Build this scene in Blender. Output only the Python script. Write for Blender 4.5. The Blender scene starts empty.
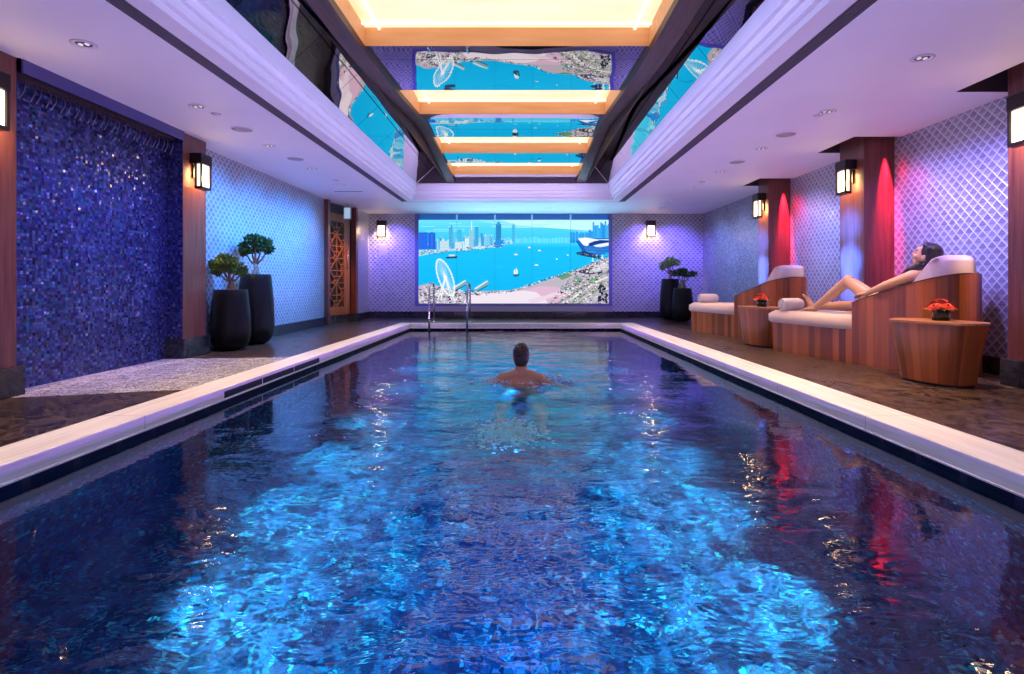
import bpy, bmesh, math, random
from math import sin, cos, pi, sqrt, floor, atan2, exp
from mathutils import Vector, Matrix, noise
random.seed(7)
SC = bpy.context.scene
COL = SC.collection
F, HZ, VX, CH = 560.0, 283.5, 522.0, 0.82      # focal length in px, horizon row, vanishing column, eye height
CEIL = 2.472
YB = 13.31                                     # back wall

# ------------------------------------------------------------------ mesh helpers
class MB:
    def __init__(s):
        s.v, s.f, s.uv, s.fm, s.col = [], [], {}, [], {}
    def face(s, pts, uv=None, m=0, col=None):
        b = len(s.v); s.v += [tuple(p) for p in pts]
        s.f.append(tuple(range(b, b + len(pts)))); s.fm.append(m)
        if uv: s.uv[len(s.f) - 1] = uv
        if col: s.col[len(s.f) - 1] = col
        return s
    def box(s, x0, x1, y0, y1, z0, z1):
        P = [(x0,y0,z0),(x1,y0,z0),(x1,y1,z0),(x0,y1,z0),(x0,y0,z1),(x1,y0,z1),(x1,y1,z1),(x0,y1,z1)]
        b = len(s.v); s.v += P
        for q in ((0,3,2,1),(4,5,6,7),(0,1,5,4),(1,2,6,5),(2,3,7,6),(3,0,4,7)):
            s.f.append(tuple(b + i for i in q)); s.fm.append(0)
        return s
    def bar(s, a, b, w, h, up=(0,0,1)):
        a, b = Vector(a), Vector(b); d = (b - a).normalized(); up = Vector(up)
        if abs(d.dot(up)) > .95: up = Vector((1,0,0))
        r = d.cross(up).normalized() * (w / 2); u = r.cross(d).normalized() * (h / 2)
        P = [a-r-u, a+r-u, a+r+u, a-r+u, b-r-u, b+r-u, b+r+u, b-r+u]
        k = len(s.v); s.v += [tuple(p) for p in P]
        for q in ((0,1,2,3),(7,6,5,4),(0,4,5,1),(1,5,6,2),(2,6,7,3),(3,7,4,0)):
            s.f.append(tuple(k + i for i in q)); s.fm.append(0)
        return s
    def prism(s, poly, z0, z1):
        n = len(poly); b = len(s.v)
        s.v += [(p[0], p[1], z0) for p in poly] + [(p[0], p[1], z1) for p in poly]
        s.f.append(tuple(b + i for i in reversed(range(n)))); s.f.append(tuple(b + n + i for i in range(n)))
        s.fm += [0, 0]
        for i in range(n):
            j = (i + 1) % n
            s.f.append((b+i, b+j, b+n+j, b+n+i)); s.fm.append(0)
        return s
    def tube(s, pts, r, seg=10, caps=True):
        pts = [Vector(p) for p in pts]; n = len(pts)
        R = r if isinstance(r, (list, tuple)) else [r] * n
        b = len(s.v); ref = None
        for i, p in enumerate(pts):
            d = (pts[min(i+1, n-1)] - pts[max(i-1, 0)]).normalized()
            if ref is None:
                ref = Vector((0,0,1)) if abs(d.z) < .9 else Vector((1,0,0))
            u = (ref - d * ref.dot(d)).normalized(); ref = u; w = d.cross(u)
            for k in range(seg):
                a = 2*pi*k/seg; s.v.append(tuple(p + (u*cos(a) + w*sin(a)) * R[i]))
        for i in range(n - 1):
            for k in range(seg):
                k2 = (k+1) % seg
                s.f.append((b+i*seg+k, b+i*seg+k2, b+(i+1)*seg+k2, b+(i+1)*seg+k)); s.fm.append(0)
        if caps:
            s.f.append(tuple(b + k for k in reversed(range(seg)))); s.f.append(tuple(b + (n-1)*seg + k for k in range(seg))); s.fm += [0,0]
        return s
    def lathe(s, prof, c=(0,0,0), seg=32, sx=1, sy=1):
        b = len(s.v); n = len(prof)
        for r, z in prof:
            for k in range(seg):
                a = 2*pi*k/seg; s.v.append((c[0] + r*cos(a)*sx, c[1] + r*sin(a)*sy, c[2] + z))
        for i in range(n - 1):
            for k in range(seg):
                k2 = (k+1) % seg
                s.f.append((b+i*seg+k, b+i*seg+k2, b+(i+1)*seg+k2, b+(i+1)*seg+k)); s.fm.append(0)
        if prof[0][0] > 1e-4: s.f.append(tuple(b+k for k in reversed(range(seg)))); s.fm.append(0)
        if prof[-1][0] > 1e-4: s.f.append(tuple(b+(n-1)*seg+k for k in range(seg))); s.fm.append(0)
        return s
    def ell(s, c, rx, ry, rz, R=None, seg=14, rings=9):
        b = len(s.v); c = Vector(c)
        for i in range(rings + 1):
            t = pi * i / rings
            for k in range(seg):
                a = 2*pi*k/seg; p = Vector((rx*sin(t)*cos(a), ry*sin(t)*sin(a), rz*cos(t)))
                if R: p = R @ p
                s.v.append(tuple(c + p))
        for i in range(rings):
            for k in range(seg):
                k2 = (k+1) % seg
                s.f.append((b+i*seg+k, b+(i+1)*seg+k, b+(i+1)*seg+k2, b+i*seg+k2)); s.fm.append(0)
        return s
    def cap(s, a, b, ra, rb, seg=14):                      # tapered capsule
        a, b = Vector(a), Vector(b); d = (b - a); L = d.length; d.normalize()
        pts, rr = [], []
        for i in range(5): t = -pi/2 + pi/2*i/4.; pts.append(a + d*ra*sin(t)*.98); rr.append(max(ra*cos(t), 1e-4))
        for i in range(5): t = pi/2*i/4.; pts.append(b + d*rb*sin(t)*.98); rr.append(max(rb*cos(t), 1e-4))
        return s.tube(pts, rr, seg)
    def build(s, name, mats, parent=None, smooth=False, bevel=0, autos=None, weld=False):
        me = bpy.data.meshes.new(name)
        me.from_pydata(s.v, [], s.f)
        if not isinstance(mats, (list, tuple)): mats = [mats]
        for m in mats: me.materials.append(m)
        for p, k in zip(me.polygons, s.fm): p.material_index = min(k, len(mats)-1)
        if s.uv:
            L = me.uv_layers.new(name='UVMap')
            for fi, uv in s.uv.items():
                p = me.polygons[fi]
                for li, c in zip(p.loop_indices, uv): L.data[li].uv = c
        if s.col:
            A = me.color_attributes.new('Col', 'FLOAT_COLOR', 'CORNER')
            for fi, c in s.col.items():
                p = me.polygons[fi]
                cc = c if isinstance(c[0], (list, tuple)) else [c] * len(p.loop_indices)
                for li, q in zip(p.loop_indices, cc): A.data[li].color = (q[0], q[1], q[2], 1)
        if weld:
            bm = bmesh.new(); bm.from_mesh(me); bmesh.ops.remove_doubles(bm, verts=bm.verts, dist=1e-5); bm.to_mesh(me); bm.free()
        if smooth:
            me.polygons.foreach_set('use_smooth', [True]*len(me.polygons))
        me.update()
        o = bpy.data.objects.new(name, me); COL.objects.link(o)
        if parent: o.parent = parent
        if bevel:
            b = o.modifiers.new('bevel', 'BEVEL'); b.width = bevel; b.segments = 2; b.limit_method = 'ANGLE'
        if autos:
            try: me.set_sharp_from_angle(angle=autos)
            except Exception: pass
        return o

def tag(o, label=None, cat=None, group=None, kind=None):
    if label: o['label'] = label
    if cat: o['category'] = cat
    if group: o['group'] = group
    if kind: o['kind'] = kind
    return o
def thing(name, label, cat, loc=(0,0,0), rz=0, group=None):
    o = bpy.data.objects.new(name, None); COL.objects.link(o)
    o.location = loc; o.rotation_euler = (0,0,rz); o.empty_display_size = .1
    return tag(o, label, cat, group)
def struct(name, mb, m, label=None, **k):
    o = mb.build(name, m, **k); o['kind'] = 'structure'
    if label: o['label'] = label
    return o
def copy_thing(o, loc, label, group=None, rz=None):
    c = o.copy(); COL.objects.link(c); c.location = loc
    if rz is not None: c.rotation_euler = (0,0,rz)
    c['label'] = label
    for ch in list(o.children):
        d = ch.copy(); COL.objects.link(d); d.parent = c
        for g in list(ch.children):
            e = g.copy(); COL.objects.link(e); e.parent = d
    return c
ORD = ['first','second','third','fourth','fifth','sixth','seventh','eighth','ninth','tenth','eleventh','twelfth','thirteenth','fourteenth','fifteenth','sixteenth','seventeenth','eighteenth','nineteenth','twentieth']

# ------------------------------------------------------------------ node helpers
def lin(c):
    return tuple(((x/255.)/12.92 if x/255. <= .04045 else ((x/255.+.055)/1.055)**2.4) for x in c)
class S:
    def __init__(s, t, k): s.t, s.k = t, k
    def _m(s, op, *a, clamp=False):
        n = s.t.nodes.new('ShaderNodeMath'); n.operation = op; n.use_clamp = clamp
        for i, x in enumerate((s,) + a):
            if isinstance(x, S): s.t.links.new(x.k, n.inputs[i])
            else: n.inputs[i].default_value = x
        return S(s.t, n.outputs[0])
    def __add__(s, o): return s._m('ADD', o)
    __radd__ = __add__
    def __sub__(s, o): return s._m('SUBTRACT', o)
    def __mul__(s, o): return s._m('MULTIPLY', o)
    __rmul__ = __mul__
    def __truediv__(s, o): return s._m('DIVIDE', o)
    def neg(s): return s._m('MULTIPLY', -1.)
    def floor(s): return s._m('FLOOR')
    def fract(s): return s._m('FRACT')
    def abs(s): return s._m('ABSOLUTE')
    def sin(s): return s._m('SINE')
    def sqrt(s): return s._m('SQRT')
    def mod(s, o): return s._m('FLOORED_MODULO', o)
    def mn(s, o): return s._m('MINIMUM', o)
    def mx(s, o): return s._m('MAXIMUM', o)
    def gt(s, o): return s._m('GREATER_THAN', o)
    def lt(s, o): return s._m('LESS_THAN', o)
    def pw(s, o): return s._m('POWER', o)
    def ramp(s, a, b, lo=0., hi=1.):
        n = s.t.nodes.new('ShaderNodeMapRange'); n.interpolation_type = 'SMOOTHSTEP'
        s.t.links.new(s.k, n.inputs[0])
        for i, x in enumerate((a, b, lo, hi)): n.inputs[i+1].default_value = x
        return S(s.t, n.outputs[0])
class M:
    def __init__(s, name, rough=.5, metal=0., spec=.5, color=(.5,.5,.5)):
        s.m = bpy.data.materials.new(name); s.m.use_nodes = True
        s.t = s.m.node_tree; s.b = s.t.nodes['Principled BSDF']
        s.set('Roughness', rough); s.set('Metallic', metal); s.set('Specular IOR Level', spec); s.set('Base Color', color)
    def set(s, k, v):
        if isinstance(v, S): s.t.links.new(v.k, s.b.inputs[k])
        elif hasattr(v, 'is_output'): s.t.links.new(v, s.b.inputs[k])
        else: s.b.inputs[k].default_value = tuple(v)+(1,) if isinstance(v, (tuple, list)) and len(v) == 3 and s.b.inputs[k].type == 'RGBA' else v
        return s
    def node(s, typ, **kw):
        n = s.t.nodes.new('ShaderNode' + typ)
        for k, v in kw.items():
            if k.startswith('i_'):
                key = k[2:].replace('_', ' ')
                if isinstance(v, S): s.t.links.new(v.k, n.inputs[key])
                elif hasattr(v, 'is_output'): s.t.links.new(v, n.inputs[key])
                else: n.inputs[key].default_value = v
            else: setattr(n, k, v)
        return n
    def coord(s, kind='Object'):
        c = s.node('TexCoord'); x = s.node('SeparateXYZ'); s.t.links.new(c.outputs[kind], x.inputs[0])
        return [S(s.t, x.outputs[i]) for i in range(3)]
    def vec(s, x, y, z=0.):
        n = s.node('CombineXYZ')
        for i, v in enumerate((x, y, z)):
            if isinstance(v, S): s.t.links.new(v.k, n.inputs[i])
            else: n.inputs[i].default_value = v
        return n.outputs[0]
    def noise(s, v, scale=5., detail=3., rough=.5, dist=0.):
        n = s.node('TexNoise'); s.t.links.new(v, n.inputs['Vector'])
        n.inputs['Scale'].default_value = scale; n.inputs['Detail'].default_value = detail
        n.inputs['Roughness'].default_value = rough; n.inputs['Distortion'].default_value = dist
        return S(s.t, n.outputs['Fac'])
    def white(s, v, col=False):
        n = s.node('TexWhiteNoise'); n.noise_dimensions = '3D'; s.t.links.new(v, n.inputs['Vector'])
        return n.outputs['Color'] if col else S(s.t, n.outputs['Value'])
    def cr(s, fac, stops, const=False):
        n = s.node('ValToRGB'); s.t.links.new(fac.k, n.inputs[0]); e = n.color_ramp.elements
        if const: n.color_ramp.interpolation = 'CONSTANT'
        while len(e) < len(stops): e.new(.5)
        for i, (p, c) in enumerate(stops): e[i].position = p; e[i].color = tuple(c) + (1,)
        return n.outputs[0]
    def mix(s, fac, a, b, mode='MIX'):
        n = s.node('MixRGB'); n.blend_type = mode
        for k, v in zip((0,1,2), (fac, a, b)):
            if isinstance(v, S): s.t.links.new(v.k, n.inputs[k])
            elif hasattr(v, 'is_output'): s.t.links.new(v, n.inputs[k])
            elif isinstance(v, (tuple, list)): n.inputs[k].default_value = tuple(v)+(1,)
            else: n.inputs[k].default_value = v
        return n.outputs[0]
    def bump(s, h, strength=.3, dist=.01):
        n = s.node('Bump'); n.inputs['Strength'].default_value = strength; n.inputs['Distance'].default_value = dist
        s.t.links.new(h.k, n.inputs['Height']); s.t.links.new(n.outputs[0], s.b.inputs['Normal'])
        return s
    def emit(s, c, st=1.):
        if isinstance(c, (tuple, list)): s.set('Emission Color', c)
        else: s.t.links.new(c, s.b.inputs['Emission Color'])
        s.set('Emission Strength', st); return s
    def alongshort(s): pass

def simple(name, c, rough=.5, metal=0., spec=.5):
    return M(name, rough, metal, spec, c).m

# ------------------------------------------------------------------ materials
def wood(name, dark, light, axis='z', scale=1., rough=.35, uv=False, stave=0., tone=.5):
    m = M(name, rough)
    if uv: x, y, _ = m.coord('UV'); z = y; y = x*0.
    else: x, y, z = m.coord('Object')
    if axis == 'z': v = m.vec(x*14.*scale, y*14.*scale, z*.9*scale)
    elif axis == 'y': v = m.vec(x*14.*scale, y*.9*scale, z*14.*scale)
    else: v = m.vec(x*.9*scale, y*14.*scale, z*14.*scale)
    g = m.noise(v, 2.2, 5., .6, .4)
    if stave:
        k = (x / stave).floor()
        r = m.white(m.vec(k, 3.3, 1.1))
        edge = (x / stave).fract()
        gap = edge.lt(.025)
        f = g*.5 + r*tone
        c = m.cr(f, [(.15, dark), (.55, tuple((a+b)/2 for a, b in zip(dark, light))), (.9, light)])
        c = m.mix(gap*.6, c, tuple(.35*a for a in dark))
    else:
        c = m.cr(g, [(.3, dark), (.7, light)])
    m.set('Base Color', c); m.bump(g, .08, .002)
    return m.m

def mosaic(name, stops, size, grout, rough=.18, metal=.25, tilt=.25, uv=True, emitn=False, band=None):
    m = M(name, rough, metal)
    if uv: x, y, _ = m.coord('UV'); z = 0.
    else: x, y, z = m.coord('Object')
    a, b = x / size, y / size
    ix, iy = a.floor(), b.floor()
    cell = m.vec(ix, iy, .5)
    r = m.white(cell)
    fx, fy = a.fract(), b.fract()
    e = (fx.mn(fx*-1.+1.)).mn(fy.mn(fy*-1.+1.))
    g = e.lt(.075)
    big = m.noise(m.vec(ix*.13, iy*.13, 0.), 1., 2., .6)
    c = m.cr(r*.75 + big*.25, stops, True)
    c = m.mix(g, c, grout)
    m.set('Base Color', c)
    m.set('Roughness', g*.6 + rough)
    # each tessera sits at its own small tilt
    wn = m.white(m.vec(ix, iy, 7.5), True)
    sub = m.node('VectorMath', operation='SUBTRACT'); m.t.links.new(wn, sub.inputs[0]); sub.inputs[1].default_value = (.5,.5,.5)
    sc = m.node('VectorMath', operation='SCALE'); m.t.links.new(sub.outputs[0], sc.inputs[0]); sc.inputs['Scale'].default_value = tilt
    geo = m.node('NewGeometry')
    ad = m.node('VectorMath', operation='ADD'); m.t.links.new(geo.outputs['Normal'], ad.inputs[0]); m.t.links.new(sc.outputs[0], ad.inputs[1])
    nn = m.node('VectorMath', operation='NORMALIZE'); m.t.links.new(ad.outputs[0], nn.inputs[0])
    bn = m.node('Bump'); bn.inputs['Strength'].default_value = .4; bn.inputs['Distance'].default_value = .002
    m.t.links.new(e.mn(.12).k, bn.inputs['Height']); m.t.links.new(nn.outputs[0], bn.inputs['Normal'])
    m.t.links.new(bn.outputs[0], m.b.inputs['Normal'])
    return m.m

def scales(name, hi, lo, line, w=.105, h=.105, rough=.3, metal=.35):
    m = M(name, rough, metal)
    u, v, _ = m.coord('UV')
    a = u / w + v / h; b = v / h - u / w
    fa, fb = a.fract(), b.fract()
    e = (fa.mn(fa*-1.+1.)).mn(fb.mn(fb*-1.+1.))
    ln = e.ramp(.025, .09, .85, 0.)
    dx = fa - fb; dy = fa + fb - 2.
    d = (dx*dx*.8 + dy*dy).sqrt()                     # fan centred on the top corner
    arc = ((d*17.).sin()*.5 + .5)
    fan = d.ramp(1.15, 1.35, 1., 0.)
    r = m.white(m.vec(a.floor(), b.floor(), 2.))
    tone = fan*(arc*.25 + .2) + r*.25 + (fan*-1. + 1.)*.75
    c = m.mix(tone, lo, hi); c = m.mix(ln, c, line)
    m.set('Base Color', c)
    m.bump(ln + arc*fan*.25 + r*.2, .5, .006)
    return m.m

WALLSCALE = scales('fan_tile', (.50,.51,.56), (.13,.13,.17), (.80,.80,.85))
SMALLMOS = mosaic('pearl_mosaic', [(0.,(.22,.25,.30)),(.3,(.35,.38,.44)),(.6,(.5,.52,.56)),(.85,(.72,.74,.76))], .022, (.25,.26,.3), .25, .3, .2)
BLUEMOS = mosaic('blue_wall_mosaic', [(0.,(.022,.022,.085)),(.16,(.035,.04,.16)),(.40,(.05,.065,.25)),(.62,(.075,.085,.32)),(.80,(.12,.15,.42)),(.87,(.09,.045,.16)),(.915,(.36,.48,.75))], .027, (.015,.012,.035), .11, .5, .55)  # palest tiles of the last stop are painted-in sparkles
POOLMOS = mosaic('pool_mosaic', [(0.,(.001,.026,.10)),(.25,(.001,.040,.14)),(.45,(.001,.060,.19)),(.60,(.002,.095,.25)),(.72,(.004,.16,.33)),(.83,(.03,.32,.44)),(.89,(.06,.05,.12)),(.915,(.40,.78,.72))], .028, (.001,.008,.04), .2, .1, .2)
TILENAVY = mosaic('navy_waterline_tile', [(0.,(.003,.003,.022)),(.5,(.004,.004,.03)),(.9,(.006,.005,.04))], .3, (.03,.03,.06), .5, 0., .0)
TILENAVY.node_tree.nodes['Principled BSDF'].inputs['Specular IOR Level'].default_value = .08
PILLARW = wood('pillar_veneer', (.10,.025,.02), (.22,.07,.045), 'z', 1., .32)
STAVE = wood('stave_wood', (.075,.016,.006), (.52,.15,.032), 'z', 1., .3, True, .085, .62)
DARKWOOD = wood('beam_wood', (.022,.012,.008), (.10,.048,.022), 'y', 1., .5)
DOORW = wood('door_wood', (.15,.045,.010), (.34,.12,.028), 'z', 1., .4)
EDGEW = simple('edge_wood', (.09,.03,.016), .35)

def stone_floor():
    m = M('brown_marble', .16)
    x, y, z = m.coord('Object')
    n = m.noise(m.vec(x*2.4 + y*.9, y*1.1 - x*.3), 2.2, 8., .66, 2.0)
    n2 = m.noise(m.vec(x*1.2 + y*.5, y*.9), 5., 6., .7, 2.5)
    vein = (n2 - .5).abs().ramp(0., .05, 1., 0.)
    c = m.cr(n, [(.34,(.005,.003,.0028)),(.5,(.016,.0095,.008)),(.62,(.050,.032,.024)),(.74,(.20,.14,.10))])
    c = m.mix(vein*.45, c, (.30,.21,.14))
    m.set('Base Color', c); m.set('Roughness', n*.25 + .18); m.set('Specular IOR Level', .35); m.bump(n, .04, .003)
    return m.m
MARBLE = stone_floor()
def travertine():
    m = M('cream_travertine', .32)
    x, y, z = m.coord('Object')
    n = m.noise(m.vec(x*30., y*1.2, z*55.), 1., 4., .6, .5)
    c = m.cr(n, [(.3,(.66,.57,.50)),(.65,(.88,.82,.75))])
    j = (y/1.15).fract().lt(.004)
    c = m.mix(j, c, (.3,.25,.22))
    m.set('Base Color', c); m.bump(n, .1, .002)
    return m.m
TRAV = travertine()
def inlay():
    m = M('arabesque_tile', .25)
    x, y, z = m.coord('Object')
    s = .36
    a, b = (x*1. - y*.06)/s, y/s
    fx, fy = a.fract(), b.fract()
    e = (fx.mn(fx*-1.+1.)).mn(fy.mn(fy*-1.+1.))
    n = m.noise(m.vec(x, y), 15., 2., .5, 2.5)
    sw = (n - .5).abs().ramp(.02, .06, 0., 1.)
    c = m.mix(sw, (.74,.72,.72), (.22,.21,.23))
    c = m.mix(e.lt(.02)*.6, c, (.8,.78,.76))
    m.set('Base Color', c)
    return m.m
INLAY = inlay()
PLINTH = M('black_marble', .18); _x,_y,_z = PLINTH.coord(); _n = PLINTH.noise(PLINTH.vec(_x,_y,_z), 6., 6., .65, 1.5)
PLINTH.set('Base Color', PLINTH.cr(_n, [(.4,(.012,.012,.016)),(.72,(.05,.05,.06))])); PLINTH = PLINTH.m
PAINT = M('white_ceiling_paint', .55); _x,_y,_z = PAINT.coord(); PAINT.set('Base Color', PAINT.cr(PAINT.noise(PAINT.vec(_x,_y,_z), 1.5, 2.), [(.3,(.78,.76,.77)),(.7,(.82,.80,.81))])); PAINT = PAINT.m
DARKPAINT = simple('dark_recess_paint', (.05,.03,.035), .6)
BRONZE = simple('dark_bronze', (.03,.022,.02), .35, .7)
STEEL = simple('brushed_steel', (.62,.62,.64), .18, 1.)
GREYMETAL = simple('grey_grille', (.20,.17,.19), .6, .2)
GREY2 = simple('speaker_mesh', (.42,.38,.40), .8)
BLACKPOT = M('satin_black_glaze', .28, 0., .2); _x,_y,_z = BLACKPOT.coord(); BLACKPOT.set('Base Color', BLACKPOT.cr(BLACKPOT.noise(BLACKPOT.vec(_x,_y,_z), 40., 2.), [(.3,(.006,.006,.007)),(.7,(.010,.010,.011))])); BLACKPOT = BLACKPOT.m
SOIL = simple('dark_soil', (.03,.02,.014), .9)
def fabric(name, c):
    m = M(name, .85); x, y, z = m.coord('Object')
    n = m.noise(m.vec(x, y, z), 220., 2.); m.set('Base Color', m.mix(n*.5, c, tuple(a*.78 for a in c))); m.bump(n, .15, .001)
    m.set('Sheen Weight', .2)
    return m.m
CUSH = fabric('cream_upholstery', (.74,.60,.52))
TOWEL = fabric('towel_cotton', (.85,.80,.70))
BARK = M('bark', .8); _x,_y,_z = BARK.coord(); _n = BARK.noise(BARK.vec(_x,_y,_z), 25., 4., .6, .6); BARK.set('Base Color', BARK.cr(_n, [(.3,(.13,.075,.05)),(.7,(.36,.26,.20))])); BARK.bump(_n, .4, .006); BARK = BARK.m
def leafm(name, a, b):
    m = M(name, .45); x, y, z = m.coord('Object')
    m.set('Base Color', m.cr(m.noise(m.vec(x, y, z), 30., 2.), [(.3, a), (.7, b)]))
    return m.m
LEAFD = leafm('dark_leaf', (.02,.07,.012), (.06,.15,.03))
LEAFM = leafm('olive_leaf', (.05,.10,.012), (.17,.23,.04))
LEAFL = leafm('bright_leaf', (.10,.24,.03), (.30,.46,.08))
PETAL = leafm('red_petal', (.62,.025,.012), (.9,.09,.03))
YLEAF = leafm('yellow_leaf', (.55,.38,.03), (.75,.6,.08))
GLASS = M('vase_glass', .03, 0., .5, (.9,.96,.92)); GLASS.set('Transmission Weight', 1.); GLASS.set('IOR', 1.3); GLASS = GLASS.m
def lampglass():
    m = M('lit_frosted_glass', .4, 0., .5, (.9,.85,.75)); x, y, z = m.coord('Object')
    m.emit((1.,.86,.60), 2.2)
    return m.m
LAMP = lampglass()
def goldpanel():
    m = M('lit_amber_fabric', .6, 0., .5, (.8,.62,.35)); x, y, z = m.coord('Object')
    n = m.noise(m.vec(x*.5, y*2., z), 2., 3.)
    m.emit(m.cr(n, [(.3,(1.,.74,.37)),(.7,(1.,.86,.55))]), .98)
    return m.m
GOLD = goldpanel()
PEACH = M('amber_veneer', .45); _x,_y,_z = PEACH.coord(); PEACH.set('Base Color', PEACH.cr(PEACH.noise(PEACH.vec(_x*1., _y*8., _z*8.), 2., 3.), [(.3,(.80,.42,.16)),(.7,(.9,.52,.24))])); PEACH = PEACH.m
def mirror():
    m = M('bronze_mirror', .015, 1., .5, (.70,.66,.64)); x, y, z = m.coord('Object')
    n = m.noise(m.vec(x, y, z), 1.6, 1.)
    sx = (x + 1.80).abs().lt(.006) + (x - 1.50).abs().lt(.006)
    sy = (y/1.0).fract().lt(.010)
    s = (sx + sy).mn(1.)
    m.set('Base Color', m.mix(s*.75, (.70,.66,.64), (.05,.05,.05)))
    m.bump(n, .10, .05)
    return m.m
MIRROR = mirror()
# ------------------------------------------------------------------ the room
def px(x, y, Y): return ((x - VX)*Y/F, CH - (y - HZ)*Y/F)
PIN = [(-2.345, .3), (-2.272, 11.33), (1.995, 11.33), (2.165, .3)]         # pool basin, inner coping edge: near-left, far-left, far-right, near-right
POUT = [(-2.625, .3), (-2.520, 11.63), (2.305, 11.63), (2.46, .3)]
YN = -1.6
WL, WR = -3.88, 4.27
PL, PR = -3.70, 3.92                                                       # pillar faces
WZ = -.125                                                                 # water level
DEEP = -1.45
# deck: four slabs round the basin
fl = MB()
for q in ([(-5.2,YN),(POUT[0][0],YN),POUT[0],POUT[1],(POUT[1][0],14.2),(-5.2,14.2)],
          [(POUT[3][0],YN),(5.6,YN),(5.6,14.2),(POUT[2][0],14.2),POUT[2],POUT[3]],
          [POUT[1],POUT[2],(POUT[2][0],14.2),(POUT[1][0],14.2)],
          [(POUT[0][0],YN),(POUT[3][0],YN),POUT[3],POUT[0]]):
    fl.face([(x, y, 0.) for x, y in q])
struct('floor', fl, MARBLE, 'dark brown marble pool deck with pale streaks')
il = MB()
il.prism([(-3.875,4.02),(-3.6,4.02),(-2.60,4.32),(-2.585,6.2),(-3.66,6.1),(-3.875,6.1)], -.004, .003)
struct('floor_inlay', il, INLAY, 'pale arabesque tile inlay in front of the blue mosaic wall')
# coping, four stones runs
def run(a, b, c, d, z0, z1): return MB().prism([a, b, c, d], z0, z1)
for nm, k in (('coping_left', (0,1)), ('coping_far', (1,2)), ('coping_right', (2,3))):
    i, j = k
    struct(nm, run(PIN[i], PIN[j], POUT[j], POUT[i], -.082, .006), TRAV, 'cream stone coping along the pool edge', bevel=.006)
# thin pale strip under the coping and navy tile band, basin walls
def off(p, dx, dy): return (p[0]+dx, p[1]+dy)
wl = MB()
e = .004
A, B, C_, D = PIN
def wallq(p, q, z0, z1, mb):
    L = sqrt((p[0]-q[0])**2 + (p[1]-q[1])**2)
    mb.face([(p[0],p[1],z0),(q[0],q[1],z0),(q[0],q[1],z1),(p[0],p[1],z1)], uv=[(0,z0),(L,z0),(L,z1),(0,z1)])
for p, q, nm in ((B, A, 'left'), (C_, B, 'far'), (D, C_, 'right')):
    m1 = MB(); wallq(p, q, -.37, -.088, m1); struct('pool_tile_band_' + nm, m1, TILENAVY, 'navy tile band at the waterline')
    m2 = MB(); wallq(p, q, DEEP, -.37, m2); struct('pool_wall_' + nm, m2, POOLMOS)
m2 = MB(); wallq(A, D, DEEP, -.0, m2); struct('pool_wall_near', m2, POOLMOS)
edge = simple('pale_edge_trim', (.6,.58,.62), .3)
for (p, q, nm, dx) in ((A, B, 'left', 1), (D, C_, 'right', -1)):
    struct('trim_' + nm, MB().prism([p, q, off(q, dx*.006, 0), off(p, dx*.006, 0)], -.09, -.082), edge)
pf = MB(); pf.face([(A[0],A[1],DEEP),(D[0],D[1],DEEP),(C_[0],C_[1],DEEP),(B[0],B[1],DEEP)], uv=[A, D, C_, B])
struct('pool_floor', pf, POOLMOS, 'blue mosaic pool floor')

# water surface: real ripples, calmer by the side walls, livelier round the swimmer
SWX, SWY = 0., 5.5
def wave(x, y):
    side = min((x + 2.3), (2.05 - x))
    # calm triangles by the two sides, wider towards the far end
    calm = max(0., min(1., (side - .35 - .55*max(0., min(1., (y-3.)/4.)))/.7))
    d = sqrt((x - SWX)**2 + (y - SWY)**2)
    h = 0.
    amp = .12 + .88*calm
    amp *= 1. + .7*max(0., min(1., (y - 4.5)/3.))*calm
    h += .0052*amp*noise.noise((x*1.3, y*2.6, 1.))
    h += .0036*amp*noise.noise((x*2.6 + .6*noise.noise((x, y, 4.)), y*5.6, 2.))
    h += .0018*amp*noise.noise((x*6., y*11., 3.))
    h += .010*exp(-d*d/2.2)*noise.noise((x*2.2, y*3.6, 9.))*amp
    h += .006*sin(d*8.5)*exp(-d/1.2)*min(1., d/.4)
    # bow wake: two slanting crests trailing back from the shoulders
    for s in (-1, 1):
        t = (SWY + .1 - y)
        if t > -.3:
            c = abs(x - SWX)*1. - (.30 + .62*max(t, 0.))
            if (x - SWX)*s > 0: h += .008*exp(-(c/.10)**2)*exp(-max(t,0.)/1.8)*amp
    return h
NX, NY = 150, 420
wv, wf = [], []
Y0, Y1 = .3, 11.33
for j in range(NY + 1):
    tj = (j/NY)**1.35
    y = Y0 + (Y1 - Y0)*tj
    t = (y - Y0)/(Y1 - Y0)
    xl = A[0] + (B[0]-A[0])*t; xr = D[0] + (C_[0]-D[0])*t
    for i in range(NX + 1):
        x = xl + (xr - xl)*i/NX
        wv.append((x, y, WZ + wave(x, y)))
for j in range(NY):
    for i in range(NX):
        a = j*(NX+1) + i; wf.append((a, a+1, a+NX+2, a+NX+1))
W = M('pool_water', .0, 0., .5, (.80,.93,1.)); W.set('Transmission Weight', 1.); W.set('IOR', 1.333)
_x,_y,_z = W.coord()
_s = (_x + 2.3).mn(_x*-1. + 2.05)
_calm = _s.ramp(.45, 1.2, .12, 1.)
_n1 = W.noise(W.vec(_x*1.2, _y*2.), 4., 2., .5, .9); _n2 = W.noise(W.vec(_x, _y*1.4), 13., 1., .5, 1.2)
W.bump((_n1*1. + _n2*.16)*_calm, .38, .02)
me = bpy.data.meshes.new('pool_water'); me.from_pydata(wv, [], wf); me.polygons.foreach_set('use_smooth', [True]*len(wf)); me.materials.append(W.m)
wo = bpy.data.objects.new('pool_water', me); COL.objects.link(wo); wo['kind'] = 'structure'; wo['label'] = 'rippled deep blue pool water'

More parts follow.
